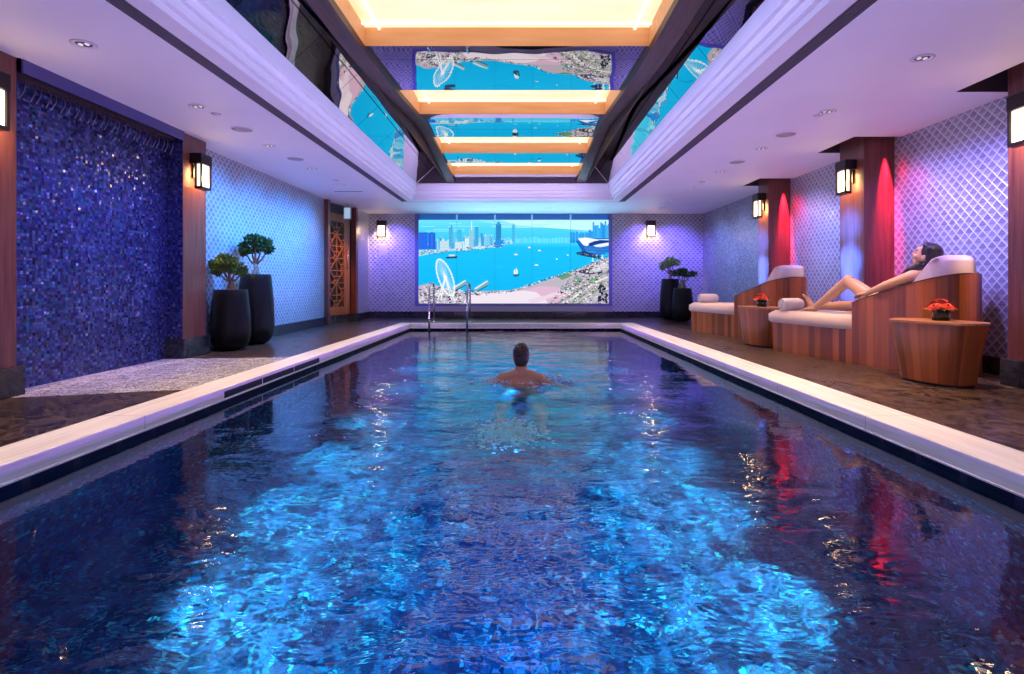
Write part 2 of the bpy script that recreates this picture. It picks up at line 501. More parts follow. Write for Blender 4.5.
# walls -------------------------------------------------------------
def wallface(nm, p, q, z0, z1, mat, label=None):
    mb = MB(); L = sqrt((p[0]-q[0])**2 + (p[1]-q[1])**2)
    o = p[0]*.37 + p[1]*.0
    mb.face([(p[0],p[1],z0),(q[0],q[1],z0),(q[0],q[1],z1),(p[0],p[1],z1)], uv=[(o,z0),(o+L,z0),(o+L,z1),(o,z1)])
    return struct(nm, mb, mat, label)
H = CEIL + .35
# left side
PILL = [(3.62, 4.10), (6.11, 6.56)]
PILRR = [(4.02, 4.52), (6.42, 6.91), (8.91, 9.29)]
def baseboard(nm, p, q, h=.16, t=.035, side=1):
    d = Vector((q[0]-p[0], q[1]-p[1], 0)); n = Vector((d.y, -d.x, 0)).normalized()*t*side
    mb = MB().prism([p, q, (q[0]+n.x, q[1]+n.y), (p[0]+n.x, p[1]+n.y)], 0., h)
    return struct(nm, mb, PLINTH, 'dark marble baseboard', bevel=.004)
wallface('wall_left_mosaic', (WL, 4.0), (WL, 6.2), 0., H, BLUEMOS, 'recessed blue mosaic wall between two wood pillars')
wallface('wall_left_mosaic_return', (WL-.02, 6.105), (PL, 6.105), 0., H, BLUEMOS)
wallface('wall_left_panel', (WL, 6.5), (WL, 11.02), 0., H, WALLSCALE, 'fan tiled left wall washed in blue light')
wallface('wall_left_near', (PL-.05, YN), (PL-.05, 3.7), 0., H, BLUEMOS)
baseboard('baseboard_left', (WL, 6.56), (WL, 11.02))
# right side
wallface('wall_right_far', (WR+.03, 13.35), (WR+.03, 9.2), 0., H, SMALLMOS, 'pearl mosaic at the far end of the right wall')
wallface('wall_right_middle', (WR, 8.95), (WR, 6.85), 0., H, WALLSCALE, 'fan tiled right wall between pillars')
wallface('wall_right_near', (WR, 6.5), (WR, 4.4), 0., H, WALLSCALE, 'fan tiled right wall behind the reclining woman')
wallface('wall_right_rear', (WR, 4.1), (WR, YN), 0., H, WALLSCALE)
baseboard('baseboard_right', (WR, 4.45), (WR, 6.45), side=-1); baseboard('baseboard_right_middle', (WR, 6.88), (WR, 8.93), side=-1); baseboard('baseboard_right_far', (WR+.03, 9.27), (WR+.03, 13.3), side=-1)
# back wall round the screen: pieces beside the recess
wallface('wall_back_left', (-3.7, YB), (-2.53, YB), 0., H, WALLSCALE, 'fan tiled back wall left of the screen')
wallface('wall_back_right', (2.13, YB), (4.4, YB), 0., H, WALLSCALE, 'fan tiled back wall right of the screen')
wallface('wall_back_core', (-2.6, YB+.12), (2.2, YB+.12), 0., H, DARKPAINT)
baseboard('baseboard_back', (-3.62, YB), (4.3, YB), .155, .03)
struct('trim_screen_sill', MB().box(-2.55, 2.15, YB-.045, YB+.1, .155, .30), simple('violet_stone', (.42,.36,.42), .3), 'pale stone sill below the screen', bevel=.005)
# left far corner: stub wall and door bay
wallface('wall_left_far', (-3.62, 12.28), (-3.64, YB), 0., H, WALLSCALE, 'short fan tiled return beside the lattice door')
baseboard('baseboard_left_far', (-3.62, 12.28), (-3.64, YB))
struct('trim_door_step', MB().prism([(-3.93,11.0),(-3.55,12.3),(-3.75,12.5),(-4.2,11.2)], 0., .17), PLINTH, 'dark stone step below the lattice door')
wallface('wall_left_door', (-4.02, 11.0), (-3.72, 12.4), .0, H, DARKPAINT)
# pillars -------------------------------------------------------------
def pillar(nm, x0, x1, y0, y1, lab):
    t = thing(nm, lab, None, (0,0,0)); t['kind'] = 'structure'
    MB().box(x0, x1, y0, y1, 0.0, H-.01).build('pillar_cladding', PILLARW, t, bevel=.004)
    s = .035
    a, b = (x0, x1+s) if x1 < 0 else (x0-s, x1)
    MB().box(a, b, y0-s, y1+s, 0., .215).build('plinth', PLINTH, t, bevel=.006)
    return t
pillar('pillar_1', -4.05, PL, *PILL[0], 'red wood pillar with sconce, left of the blue mosaic')
pillar('pillar_2', -4.05, PL, *PILL[1], 'red wood pillar between blue mosaic and potted trees')
pillar('pillar_3', PR, 4.5, *PILRR[0], 'dark red wood pillar beside the near round table')
pillar('pillar_4', PR, 4.5, *PILRR[1], "red wood pillar behind the reclining woman's knee")
pillar('pillar_5', PR, 4.5, *PILRR[2], 'red wood pillar behind the empty lounger')

# ceiling -------------------------------------------------------------
LX, RX, FYc = -2.175, 1.80, 11.08              # edges of the coffer opening
NOT = [(3.74, 4.6, 3.9, 4.83), (3.74, 4.6, 6.30, 7.09), (3.74, 4.6, 8.80, 9.48)]          # notches round the pillars
NOTL = [(-4.3, PL+.02, 4.10, 6.11)]
xs = sorted({-4.3, PL+.02, -2.43, -2.315, LX, RX, 1.955, 2.075, 3.74, 4.6})
ys = sorted({YN, 3.5, 3.9, 4.10, 6.11, 4.83, 6.30, 6.95, 7.09, 8.80, 9.48, FYc, 11.32, 11.36, 13.45})
ce = MB()
for i in range(len(xs)-1):
    for j in range(len(ys)-1):
        xa, xb, ya, yb = xs[i], xs[i+1], ys[j], ys[j+1]; xc, yc = (xa+xb)/2, (ya+yb)/2
        if LX < xc < RX and yc < FYc: continue
        if any(a < xc < b and c < yc < d for a, b, c, d in NOT + NOTL): continue
        if (-2.43 < xc < -2.315 or 1.955 < xc < 2.075) and yc < 11.36: continue
        if 11.32 < yc < 11.36 and -2.43 < xc < 2.075: continue
        ce.face([(xa,ya,CEIL),(xa,yb,CEIL),(xb,yb,CEIL),(xb,ya,CEIL)])
struct('ceiling', ce, PAINT, 'white plaster ceiling round the mirrored coffer', weld=True)
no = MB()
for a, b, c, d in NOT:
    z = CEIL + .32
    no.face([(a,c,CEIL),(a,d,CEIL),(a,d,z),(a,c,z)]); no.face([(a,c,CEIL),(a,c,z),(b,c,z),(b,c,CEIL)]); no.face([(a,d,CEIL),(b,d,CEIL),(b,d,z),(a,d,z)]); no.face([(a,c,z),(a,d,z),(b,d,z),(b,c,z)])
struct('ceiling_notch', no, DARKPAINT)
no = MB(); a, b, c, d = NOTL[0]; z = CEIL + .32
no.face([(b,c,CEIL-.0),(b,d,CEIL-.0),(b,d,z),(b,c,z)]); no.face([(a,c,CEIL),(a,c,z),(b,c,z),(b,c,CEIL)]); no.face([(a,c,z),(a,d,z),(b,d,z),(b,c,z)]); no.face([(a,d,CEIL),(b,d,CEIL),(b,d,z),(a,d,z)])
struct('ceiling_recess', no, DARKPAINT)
struct('ceiling_fascia', MB().box(PL+.015, PL+.03, 4.12, 6.09, CEIL-.10, CEIL+.02), simple('violet_fascia', (.07,.06,.22), .4), 'slim fascia over the blue mosaic')
# stepped cornice round the coffer
prof = [(0.,0.),(0.,.050),(.035,.050),(.035,.112),(.07,.112),(.07,.175),(.112,.175),(.112,.318)]
co = MB()
def ring(o, z): return [(LX+o, YN, CEIL+z), (LX+o, FYc-o, CEIL+z), (RX-o, FYc-o, CEIL+z), (RX-o, YN, CEIL+z)]
for (o1, z1), (o2, z2) in zip(prof, prof[1:]):
    r1, r2 = ring(o1, z1), ring(o2, z2)
    for k in range(3): co.face([r1[k], r1[k+1], r2[k+1], r2[k]])
struct('trim_cornice', co, PAINT, 'white stepped cornice round the ceiling coffer')
# mirror ceiling: bowed panels
MX0, MX1, MY1 = LX + .112, RX - .112, FYc - .112
BZ = CEIL + .318
def slope(Y):
    if Y < 4.4: return 0.
    if Y < 7.3: return .044 + .0205*(Y - 4.4)
    if Y < 8.1: return .1035 - (Y - 7.3)/.8*.165
    return -.0615
_tab = [BZ]
for k in range(1, 1400): _tab.append(_tab[-1] + slope(k*.01)*.01)
def MZ(Y): return _tab[max(0, min(1399, int(Y*100)))]
def yray(yp):                                   # where the row yp meets the mirror
    Y = 1.5
    while Y < 12 and CH + (HZ - yp)/F*Y < MZ(Y): Y += .004
    return Y
BL, BR = (-1.46, -1.31), (1.06, 1.235)
BOX = [(3.15, yray(46)), (yray(90), yray(114)), (yray(137), yray(153)), (yray(163), yray(174.5))]
print('boxes', BOX, MZ(7.4), MZ(10.9))
mi = MB()
ysm = []
Y = YN
while Y < MY1 - .01: ysm.append(Y); Y += .2
for a, b in BOX: ysm += [a, b]
ysm.append(MY1); ysm = sorted(set(ysm))
for ya, yb in zip(ysm, ysm[1:]):
    if yb - ya < 1e-5: continue
    yc = (ya+yb)/2
    if any(a < yc < b for a, b in BOX): continue
    segs = [(BL[1], BR[0])]
    for xa, xb in segs:
        mi.face([(xa,ya,MZ(ya)),(xa,yb,MZ(yb)),(xb,yb,MZ(yb)),(xb,ya,MZ(ya))])
struct('ceiling_mirror', mi, MIRROR, 'bronze mirror panels between the glowing light boxes in the coffer', weld=True, smooth=True)
RISE = .56
for nm, xa, xb in (('left', MX0, BL[0]), ('right', MX1, BR[1])):
    sm_ = MB(); n = 12
    for k in range(n):
        ya, yb = YN + (MY1-YN)*k/n, YN + (MY1-YN)*(k+1)/n
        sm_.face([(xa,ya,BZ),(xa,yb,BZ),(xb,yb,BZ+RISE),(xb,ya,BZ+RISE)])
    struct('ceiling_mirror_' + nm, sm_, MIRROR, 'sloping bronze mirror along the %s side of the coffer' % nm, weld=True)
    eb = MB(); eb.face([(xa,MY1,BZ-.01),(xb,MY1,BZ-.01),(xb,MY1,BZ+RISE)]); struct('trim_mirror_end_' + nm, eb, DARKPAINT)
    eb = MB(); eb.box(min(xb,xb+(.01 if nm=='left' else -.01)), max(xb,xb+(.01 if nm=='left' else -.01)), YN, MY1, BZ, BZ+RISE+.02); struct('trim_beam_side_' + nm, eb, DARKWOOD)
em = MB()
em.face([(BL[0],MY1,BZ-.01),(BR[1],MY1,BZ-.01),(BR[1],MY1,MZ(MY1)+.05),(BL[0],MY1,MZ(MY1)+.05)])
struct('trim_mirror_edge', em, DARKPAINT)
# beams
for k, (xa, xb) in enumerate((BL, BR)):
    b = MB(); n = 0
    cs = [y for y in ysm if y <= MY1]
    base = len(b.v)
    for y in cs:
        z = MZ(y)
        b.v += [(xa,y,z+.002),(xa,y,z-.055),(xb,y,z-.055),(xb,y,z+.002)]
    for i in range(len(cs)-1):
        for q in range(3): b.f.append((base+4*i+q, base+4*i+q+1, base+4*i+4+q+1, base+4*i+4+q)); b.fm.append(0)
    struct('ceiling_beam_%d' % (k+1), b, DARKWOOD, 'dark wood beam running along the mirrored ceiling')
# recessed light boxes between the beams
FRAMEL = M('self_lit_pale_frame', .5, 0., .5, (.85,.75,.55)); FRAMEL.emit((1.,.93,.75), .9); FRAMEL = FRAMEL.m  # glow put into the frame bars so they read as bright lines
names = ['largest glowing amber ceiling light box, nearest end of the mirrored coffer', 'second glowing amber light box, beyond the big screen reflection', 'third glowing amber ceiling light box, narrow, past the middle of the coffer', 'smallest glowing amber light box, closest to the far cornice']
for (ya, yb), nm in zip(BOX, names):
    t = thing('ceiling_light_box', nm, 'ceiling light', (0,0,0), 0, 'amber light boxes in the mirrored ceiling')
    za, zb = MZ(ya), MZ(yb); zt = max(za, zb) + (.155 if yb < 8 else .12)
    xa, xb = BL[1], BR[0]
    MB().face([(xa,ya,zt),(xa,yb,zt),(xb,yb,zt),(xb,ya,zt)]).build('diffuser', GOLD, t)
    s = MB()
    s.face([(xa,yb,zb),(xb,yb,zb),(xb,yb,zt),(xa,yb,zt)]); s.face([(xa,ya,za),(xa,ya,zt),(xb,ya,zt),(xb,ya,za)])
    s.face([(xa,ya,za),(xa,yb,zb),(xa,yb,zt),(xa,ya,zt)]); s.face([(xb,ya,za),(xb,ya,zt),(xb,yb,zt),(xb,yb,zb)])
    s.build('light_box_side', PEACH, t)
    f = MB(); w = .02
    f.bar((xa+.12,ya,zt-.012),(xa+.12,yb,zt-.012), w, .02); f.bar((xb-.12,ya,zt-.012),(xb-.12,yb,zt-.012), w, .02); f.bar((xa,yb-.10,zt-.012),(xb,yb-.10,zt-.012), w, .02)
    f.build('diffuser_frame', FRAMEL, t)
# linear slot diffusers in the ceiling
for nm, xa, xb, lab in (('linear_diffuser', -2.43, -2.315, 'long dark grey air slot in the ceiling left of the coffer'), ('linear_diffuser', 1.955, 2.075, 'long dark grey air slot in the ceiling right of the coffer')):
    t = thing(nm, lab, 'air vent', (0,0,0), 0, 'ceiling air slots')
    b = MB(); b.face([(xa,YN,CEIL+.035),(xa,11.36,CEIL+.035),(xb,11.36,CEIL+.035),(xb,YN,CEIL+.035)])
    for x in (xa, xb): b.face([(x,YN,CEIL),(x,11.36,CEIL),(x,11.36,CEIL+.035),(x,YN,CEIL+.035)])
    b.build('slot', GREYMETAL, t)
    g = MB()
    for k in range(5):
        x = xa + (xb-xa)*(k+.5)/5; g.box(x-.004, x+.004, YN, 11.34, CEIL+.004, CEIL+.03)
    g.build('blade', GREYMETAL, t)
t = tag(MB().box(-2.315, 1.955, 11.32, 11.36, CEIL+.0, CEIL+.035).build('linear_diffuser', GREYMETAL), 'thin grey air slot across the ceiling before the screen', 'air vent', 'ceiling air slots')

# downlights, speakers, sensors ---------------------------------------
TRIMW = simple('white_trim_ring', (.75,.73,.73), .4)
HOLE = simple('black_baffle', (.03,.025,.03), .5)
BULB = M('lit_lens', .3, 0., .5, (.8,.8,.8)); BULB.emit((1.,.85,.72), .6); BULB = BULB.m
def make_downlight(loc, lab, grp):
    t = thing('downlight', lab, 'downlight', loc, 0, grp)
    MB().lathe([(.052,0.),(.078,-.002),(.080,-.006),(.055,-.008),(.050,0.)], seg=28).build('trim_ring', TRIMW, t, True)
    MB().lathe([(.001,-.001),(.052,-.0015)], seg=28).build('baffle', HOLE, t)
    for s in (-.022, .022):
        MB().ell((s,0,-.004), .014, .020, .006, seg=10, rings=6).build('lens', BULB, t, True)
    return t
dl = None
for side, X, yy in (('left', -3.02, (3.86, 5.22, 6.70, 8.05, 9.35)), ('right', 2.93, (4.10, 5.38, 6.86, 8.28, 9.70, 11.1))):
    for k, Y in enumerate(yy):
        lab = '%s round recessed downlight from the near end of the %s ceiling row' % (ORD[k], side)
        dl = make_downlight((X, Y, CEIL), lab, 'recessed ceiling downlights') if dl is None else copy_thing(dl, (X, Y, CEIL), lab)
for k, xp in enumerate((388, 440, 494, 549, 602, 662)):
    Y = 12.25
    copy_thing(dl, ((xp-VX)*Y/F, Y, CEIL), '%s small downlight from the left in the row before the screen' % ORD[k])
def make_speaker(loc, lab):
    t = thing('ceiling_speaker', lab, 'speaker', loc, 0, 'round ceiling speakers')
    MB().lathe([(.001,-.006),(.06,-.0065),(.102,-.005)], seg=32).build('grille', GREY2, t, True)
    MB().lathe([(.100,0.),(.100,-.007),(.112,-.006),(.114,0.)], seg=32).build('rim', TRIMW, t, True)
    return t
sp = None
for side, X, yy in (('left', -3.0, (6.0, 7.42)), ('right', 2.92, (6.2, 7.6))):
    for k, Y in enumerate(yy):
        lab = '%s flat round grey speaker in the ceiling on the %s side' % (('nearer', 'farther')[k], side)
        sp = make_speaker((X, Y, CEIL), lab) if sp is None else copy_thing(sp, (X, Y, CEIL), lab)
for X, Y, lab in ((-2.98, 5.45, 'small white ceiling sensor beside the left second downlight'), (2.91, 5.5, 'small white ceiling sensor beside the right second downlight'), (-2.98, 8.95, 'small white ceiling sensor between the far left downlights'), (2.93, 9.1, 'small white ceiling sensor between the far right downlights')):
    t = thing('ceiling_sensor', lab, 'sensor', (X, Y, CEIL), 0, 'small ceiling sensors')
    MB().lathe([(.001,-.022),(.018,-.02),(.03,-.008),(.032,0.)], seg=20).build('dome', TRIMW, t, True)
    MB().lathe([(.034,-.003),(.044,-.003),(.045,0.),(.034,0.)], seg=20).build('ring', GREY2, t, True)
t = tag(MB().box(-3.36, -2.86, 10.02, 10.06, CEIL-.004, CEIL+.01).build('slot_vent', GREYMETAL), 'short grey slot vent in the ceiling before the lattice door', 'air vent')

# sconces -------------------------------------------------------------
def make_sconce(loc, rz, lab):
    # local: wall plane y=0, lantern projects to -y
    t = thing('wall_sconce', lab, 'wall lamp', loc, rz, 'lantern wall sconces')
    MB().box(-.11, .11, -.135, 0., .0, .115).build('cap', BRONZE, t, bevel=.005)
    MB().box(-.080, .080, -.118, -.07, -.25, -.004).build('glass_shade', LAMP, t, bevel=.004)
    fr = MB(); w = .014
    for x in (-.092, .092):
        for y in (-.124, -.064): fr.box(x-w*.8, x+w*.8, y-w*.5, y+w*.5, -.27, .0)
    fr.box(-.102, .102, -.131, -.057, -.28, -.253)
    fr.build('lantern_frame', BRONZE, t)
    MB().box(-.06, .06, -.02, 0., -.16, .02).build('backplate', BRONZE, t, bevel=.003)
    return t
SC_Z = 2.16
sconces = [((PL, 3.80, SC_Z), pi/2, 'lantern sconce on the wood pillar left of the blue mosaic'),
           ((PL, 6.335, SC_Z), pi/2, 'lantern sconce on the wood pillar beside the potted bonsai'),
           (((382.5-VX)*YB/F, YB, SC_Z+.03), 0., 'lantern sconce on the back wall left of the screen'),
           (((650-VX)*YB/F, YB, SC_Z+.03), 0., 'lantern sconce on the back wall right of the screen'),
           ((PR, 4.27, SC_Z), -pi/2, 'lantern sconce on the pillar above the nearest round table'),
           ((PR, 6.665, SC_Z), -pi/2, "lantern sconce on the pillar behind the woman's knee"),
           ((PR, 9.10, SC_Z), -pi/2, 'lantern sconce on the pillar behind the empty lounger')]
s0 = None
for loc, rz, lab in sconces:
    s0 = make_sconce(loc, rz, lab) if s0 is None else copy_thing(s0, loc, lab, None, rz)
t = tag(MB().box(-.105, .105, -.012, 0, -.14, .14).build('wall_plaque', simple('frosted_plate', (.55,.52,.6), .25), bevel=.003), 'small blank grey plaque below the left back wall sconce', 'plaque')
t.location = ((383-VX)*YB/F, YB, CH - (250-HZ)*YB/F)

# water spouts over the mosaic
SPM = simple('spout_metal', (.22,.20,.36), .35, .6)
sm = None
nsp = 26
for k in range(nsp):
    Y = 4.24 + 1.78*k/(nsp-1)
    if sm is None:
        pts = [(0,.03,.10),(.03,.018,.05),(.04,.0,.0),(.034,-.018,-.04),(.026,-.028,-.07)]
        sm = MB().tube(pts, .0042, 8).build('hanging_water_spout', SPM, None, True)
        o = sm
    else:
        o = sm.copy(); COL.objects.link(o)
    o.location = (WL+.075, Y + (.018 if k % 2 else 0), CEIL-.19)
    tag(o, 'curved metal water spout in the row above the blue mosaic wall', 'spout', 'water spouts above the mosaic')
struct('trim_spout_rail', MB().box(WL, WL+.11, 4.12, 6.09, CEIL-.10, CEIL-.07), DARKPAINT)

# lattice door ---------------------------------------------------------
dr = thing('door_1', 'amber wood lattice door in the far left corner', None, (-3.90, 11.13, .17)); dr['kind'] = 'structure'
ang = atan2(12.20-11.13, -3.64+3.90); dr.rotation_euler = (0,0,ang)
DW, DH = 1.08, 2.20
b = MB(); b.box(0,.10,-.03,.03,0,DH-.12); b.box(.62,.84,-.03,.03,0,DH-.12); b.box(.10,.62,-.03,.03,0,.16); b.box(.10,.62,-.03,.03,DH-.28,DH-.12)
b.build('door_frame', DOORW, dr, bevel=.003)
MB().box(.10,.62,.01,.02,.16,DH-.28).build('door_backing', simple('dark_backing', (.022,.009,.005), .5), dr)
l = MB(); cw, chh = .26, .26
nx, nz = 2, 7
for i in range(nx):
    for j in range(nz):
        x0 = .10 + i*cw; z0 = .16 + j*(DH-.44)/nz; hh = (DH-.44)/nz
        a, c = (x0, z0), (x0+cw, z0+hh)
        if (i + j) % 2: l.bar((x0,-.012,z0),(x0+cw,-.012,z0+hh), .02, .02, (0,1,0)); l.bar((x0+cw/2,-.012,z0+hh),(x0+cw*.75,-.012,z0+hh*.75), .018, .02, (0,1,0)); l.bar((x0,-.012,z0+hh*.55),(x0+cw*.5,-.012,z0+hh*.5), .018, .02, (0,1,0))
        else: l.bar((x0+cw,-.012,z0),(x0,-.012,z0+hh), .02, .02, (0,1,0)); l.bar((x0+cw/2,-.012,z0),(x0+cw*.75,-.012,z0+hh*.25), .018, .02, (0,1,0)); l.bar((x0+cw,-.012,z0+hh*.55),(x0+cw*.5,-.012,z0+hh*.5), .018, .02, (0,1,0))
        l.bar((x0,-.012,z0),(x0+cw,-.012,z0), .018, .02, (0,1,0)); l.bar((x0,-.012,z0),(x0,-.012,z0+hh), .018, .02, (0,1,0))
l.build('door_lattice', DOORW, dr)
MB().tube([(.73,-.05,.95),(.73,-.05,1.35)], .012, 10).build('door_handle', STEEL, dr, True)
struct('trim_door_jamb_left', MB().box(-4.0, -3.80, 10.98, 11.10, .0, H-.05), PILLARW, 'red wood jamb beside the lattice door', bevel=.004)
struct('trim_door_jamb_right', MB().box(-3.72, -3.60, 12.16, 12.30, .0, H-.05), PILLARW, bevel=.004)
t = thing('exit_sign', 'small pale illuminated sign box hung above the lattice door', 'sign', (px(347.5, 214, 11.6)[0], 11.6, 2.275))
LS = M('sign_face', .5, 0., .5, (.5,.6,.62)); LS.emit((.45,.7,.8), .55)
MB().box(-.075,.075,-.02,.02,-.125,.125).build('sign_housing', simple('sign_grey', (.45,.45,.5), .4), t, bevel=.003)
MB().box(-.062,.062,-.024,-.019,-.11,.11).build('sign_face', LS.m, t)
MB().box(-.008,.008,-.008,.008,.125,CEIL-2.275).build('hanger', STEEL, t)
# black scupper openings in the left coping face
for k, (ya, yb) in enumerate(((4.36, 4.98), (5.0, 5.66), (5.68, 6.36))):
    f = lambda y: PIN[0][0] + (PIN[1][0]-PIN[0][0])*(y-.3)/11.03
    o = MB().prism([(f(ya)-.03,ya),(f(yb)-.03,yb),(f(yb)+.003,yb),(f(ya)+.003,ya)], -.074, -.022).build('overflow_slot', simple('black_slot', (.004,.004,.006), .6))
    tag(o, ('nearest', 'middle', 'farthest')[k] + ' of three black overflow slots in the left coping face', 'drain slot', 'overflow slots in the left coping')
# ------------------------------------------------------------------ the wall screen with its harbour picture
SY = YB - .012
def sp_(x, y): return ((x - VX)*13.31/F, CH - (y - HZ)*13.31/F)
R2 = random.Random(11)
pic = MB(); _lay = [0]
def P(pts, c, c2=None):
    _lay[0] += 1
    y = SY - .0000125*_lay[0]
    cc = lin(c)
    cols = cc if c2 is None else None
    q = [sp_(*p) for p in pts]
    pic.face([(a, y, b) for a, b in q], col=cc if c2 is None else [lin(c), lin(c), lin(c2), lin(c2)][:len(pts)])
def Rr(x0, y0, x1, y1, c, c2=None): P([(x0,y0),(x1,y0),(x1,y1),(x0,y1)], c, c2)
X0, X1, YT, YBm = 418.8, 608.5, 219.9, 303.4
Rr(X0,YT,X1,228,(110,222,248),(80,212,246)); Rr(X0,228,X1,240,(80,212,246),(50,200,244)); Rr(X0,240,X1,304,(20,192,246),(0,176,238))
P([(500,YT),(X1,YT),(X1,232),(520,226)], (190,243,255)); P([(470,YT),(500,YT),(520,226),(495,224)], (135,230,252))
for k in range(14):
    x = R2.uniform(X0,X1-30); y = R2.uniform(221,231); Rr(x,y,min(X1,x+R2.uniform(12,40)),y+.6,(150,232,252))
# hazy far shore
for k in range(60):
    x = 505 + k*1.15; h = 2.2 + 3.*abs(noise.noise((k*.21, 3., 0))) + R2.uniform(0,1.5)
    Rr(x,241-h,x+1.2,243,(70+R2.randint(0,50),208+R2.randint(0,18),246))
Rr(X0,243,X1,247,(60,206,247),(20,194,246))
# left district
land = [(X0,256.5),(430,254),(447,251.5),(470,250),(495,247),(506,244.5),(504,243),(490,243),(X0,250)]
P(land, (168,214,236))
for k in range(190):
    x = R2.uniform(421,512); w = R2.uniform(.8,2.6)
    base = 251.5 - (x-419)*.085
    h = R2.uniform(3,14)*(1. if x < 492 else .5)*(1. - .35*k/190.)
    c = R2.choice([(170,228,248),(205,238,250),(120,205,242),(88,180,232),(150,215,240),(60,160,222)])
    Rr(x, base-h, x+w, base, c)
    for j in range(int(h/1.6)): Rr(x+.15, base-h+j*1.6+.5, x+w-.15, base-h+j*1.6+.9, tuple(int(v*.86) for v in c))
for x, w, t, b, c in ((449,4.,228.,247,(80,178,226)),(451,1.2,225.,229,(60,150,210)),(457.5,4.5,229.5,246,(70,190,240)),(469.5,4.,229,248,(150,206,226)),(471.2,1.,221.5,230,(210,240,250)),(475,3.6,227,246,(62,172,228)),(496,5.2,224.,244,(40,140,205)),(497,3.2,222,225,(60,160,220)),(486,3,234,246,(120,210,240)),(512,3,225,242,(70,190,235)),(513,1.2,223.5,226,(90,200,240)),(465,4,238,250,(215,238,246)),(440,9,241,251.5,(196,226,240)),(455,7,242,250.5,(208,232,242))):
    Rr(x,t,x+w,b,c)
    for j in range(int((b-t)/1.5)): Rr(x+.3,t+j*1.5+.5,x+w-.3,t+j*1.5+.85,tuple(int(v*.8) for v in c))
Rr(419,232.5,428,249.5,(28,96,226)); Rr(428.4,233,435.5,249.5,(20,84,214)); Rr(431,232,433,249.5,(40,110,230))
for j in range(12): Rr(419,234+j*1.3,435.5,234.3+j*1.3,(60,130,238))
P([(494,243),(496,240),(500,239.4),(503.5,241),(503.5,246),(497,248),(494,247)], (34,140,222))
for k in range(120):
    x = R2.uniform(X0,503); y = 253.6 - (x-419)*.095 + R2.uniform(-2.2,1.8)
    Rr(x,y,x+R2.uniform(.6,2.4),y+R2.uniform(.4,.9),R2.choice([(235,244,250),(60,90,130),(120,140,170),(210,225,235),(40,70,110)]))
P([(445.5,257),(457.5,256.2),(457,258.2),(447,258.6)], (40,60,100)); Rr(449,254.5,455,256.4,(190,220,235))
# exhibition hall and right district
for k in range(26):
    x = 570 + k*1.5; h = 6 + 10*abs(noise.noise((k*.37, 7., 0)))+ (6 if k > 14 else 0)+R2.uniform(0,3)
    c = R2.choice([(38,150,232),(24,130,222),(58,176,240),(30,160,236)])
    Rr(x,max(221,241-h),min(X1,x+1.6),243,c)
    for j in range(int(h/1.5)): Rr(x+.2,max(221,241-h)+.4+j*1.5,min(X1,x+1.2),max(221,241-h)+.75+j*1.5,(90,200,246))
P([(576,241),(590,238.4),(608.5,238.4),(608.5,252),(596,257),(584,254.5),(580,248)], (22,96,190))
for j in range(6): P([(584+j*.6,247+j*1.3),(608.5,246+j*1.6),(608.5,246.5+j*1.6),(584+j*.6,247.6+j*1.3)], (60,150,225))
P([(578,238.3),(586,237.6),(594,239.0),(600,240.6),(594,243.2),(586,246.2),(583,245),(580,241.5)], (236,244,250))
P([(588,243.8),(594,241.2),(601,240.2),(608.5,240.6),(608.5,242.2),(600,243.6),(593,245.2),(590,246.4)], (14,56,140))
P([(593,245.6),(600,243.9),(608.5,242.6),(608.5,245.6),(601,247.2),(596,247.0)], (226,238,248))
P([(590,239.2),(598,239.4),(608.5,239.4),(608.5,240.4),(600,240.0)], (228,240,250))
P([(576,252.6),(584,251),(596,255),(604,257),(600,259),(586,256.6),(577,254.6)], (30,54,100))
for k in range(40):
    x = R2.uniform(577,606); y = 253.2 + (x-577)*.13 + R2.uniform(-1.2,1.4); Rr(x,y,x+R2.uniform(.5,1.6),y+.5,R2.choice([(200,220,235),(20,40,80),(90,130,180)]))
for x, y in ((592.5,262),(602,259),(597,264)):
    P([(x,y-5),(x+1.6,y),(x-1.2,y)], (200,232,246)); Rr(x-1.6,y,x+2,y+.8,(40,60,90))
# boats on the water
def junk(x, y, s):
    P([(x-2.*s,y-3*s),(x-.6*s,y-5*s),(x-.2*s,y),(x-1.8*s,y)], (240,246,250)); P([(x+.1*s,y-6*s),(x+1.6*s,y-3*s),(x+1.4*s,y),(x+.1*s,y)], (226,240,248))
    P([(x-2.6*s,y),(x+3.2*s,y-.2*s),(x+2.6*s,y+1.3*s),(x-2.*s,y+1.3*s)], (40,44,70)); Rr(x-2*s,y+1.6*s,x+2*s,y+2.1*s,(0,120,190))
junk(516,274.4,1.15)
for x, y, w in ((514,254.5,4.),(534.5,265,4.),(538,250.5,3.),(556,259,1.6),(567,255,1.5),(528,247.5,3.)):
    Rr(x,y,x+w,y+.9,(220,240,248)); Rr(x+w*.2,y-.7,x+w*.7,y,(240,248,250)); Rr(x,y+.9,x+w,y+1.4,(20,90,150))
for k in range(60):
    x = R2.uniform(X0,595); y = R2.uniform(249,282); Rr(x,y,x+R2.uniform(3,12),y+.25,R2.choice([(40,205,250),(0,172,236)]))
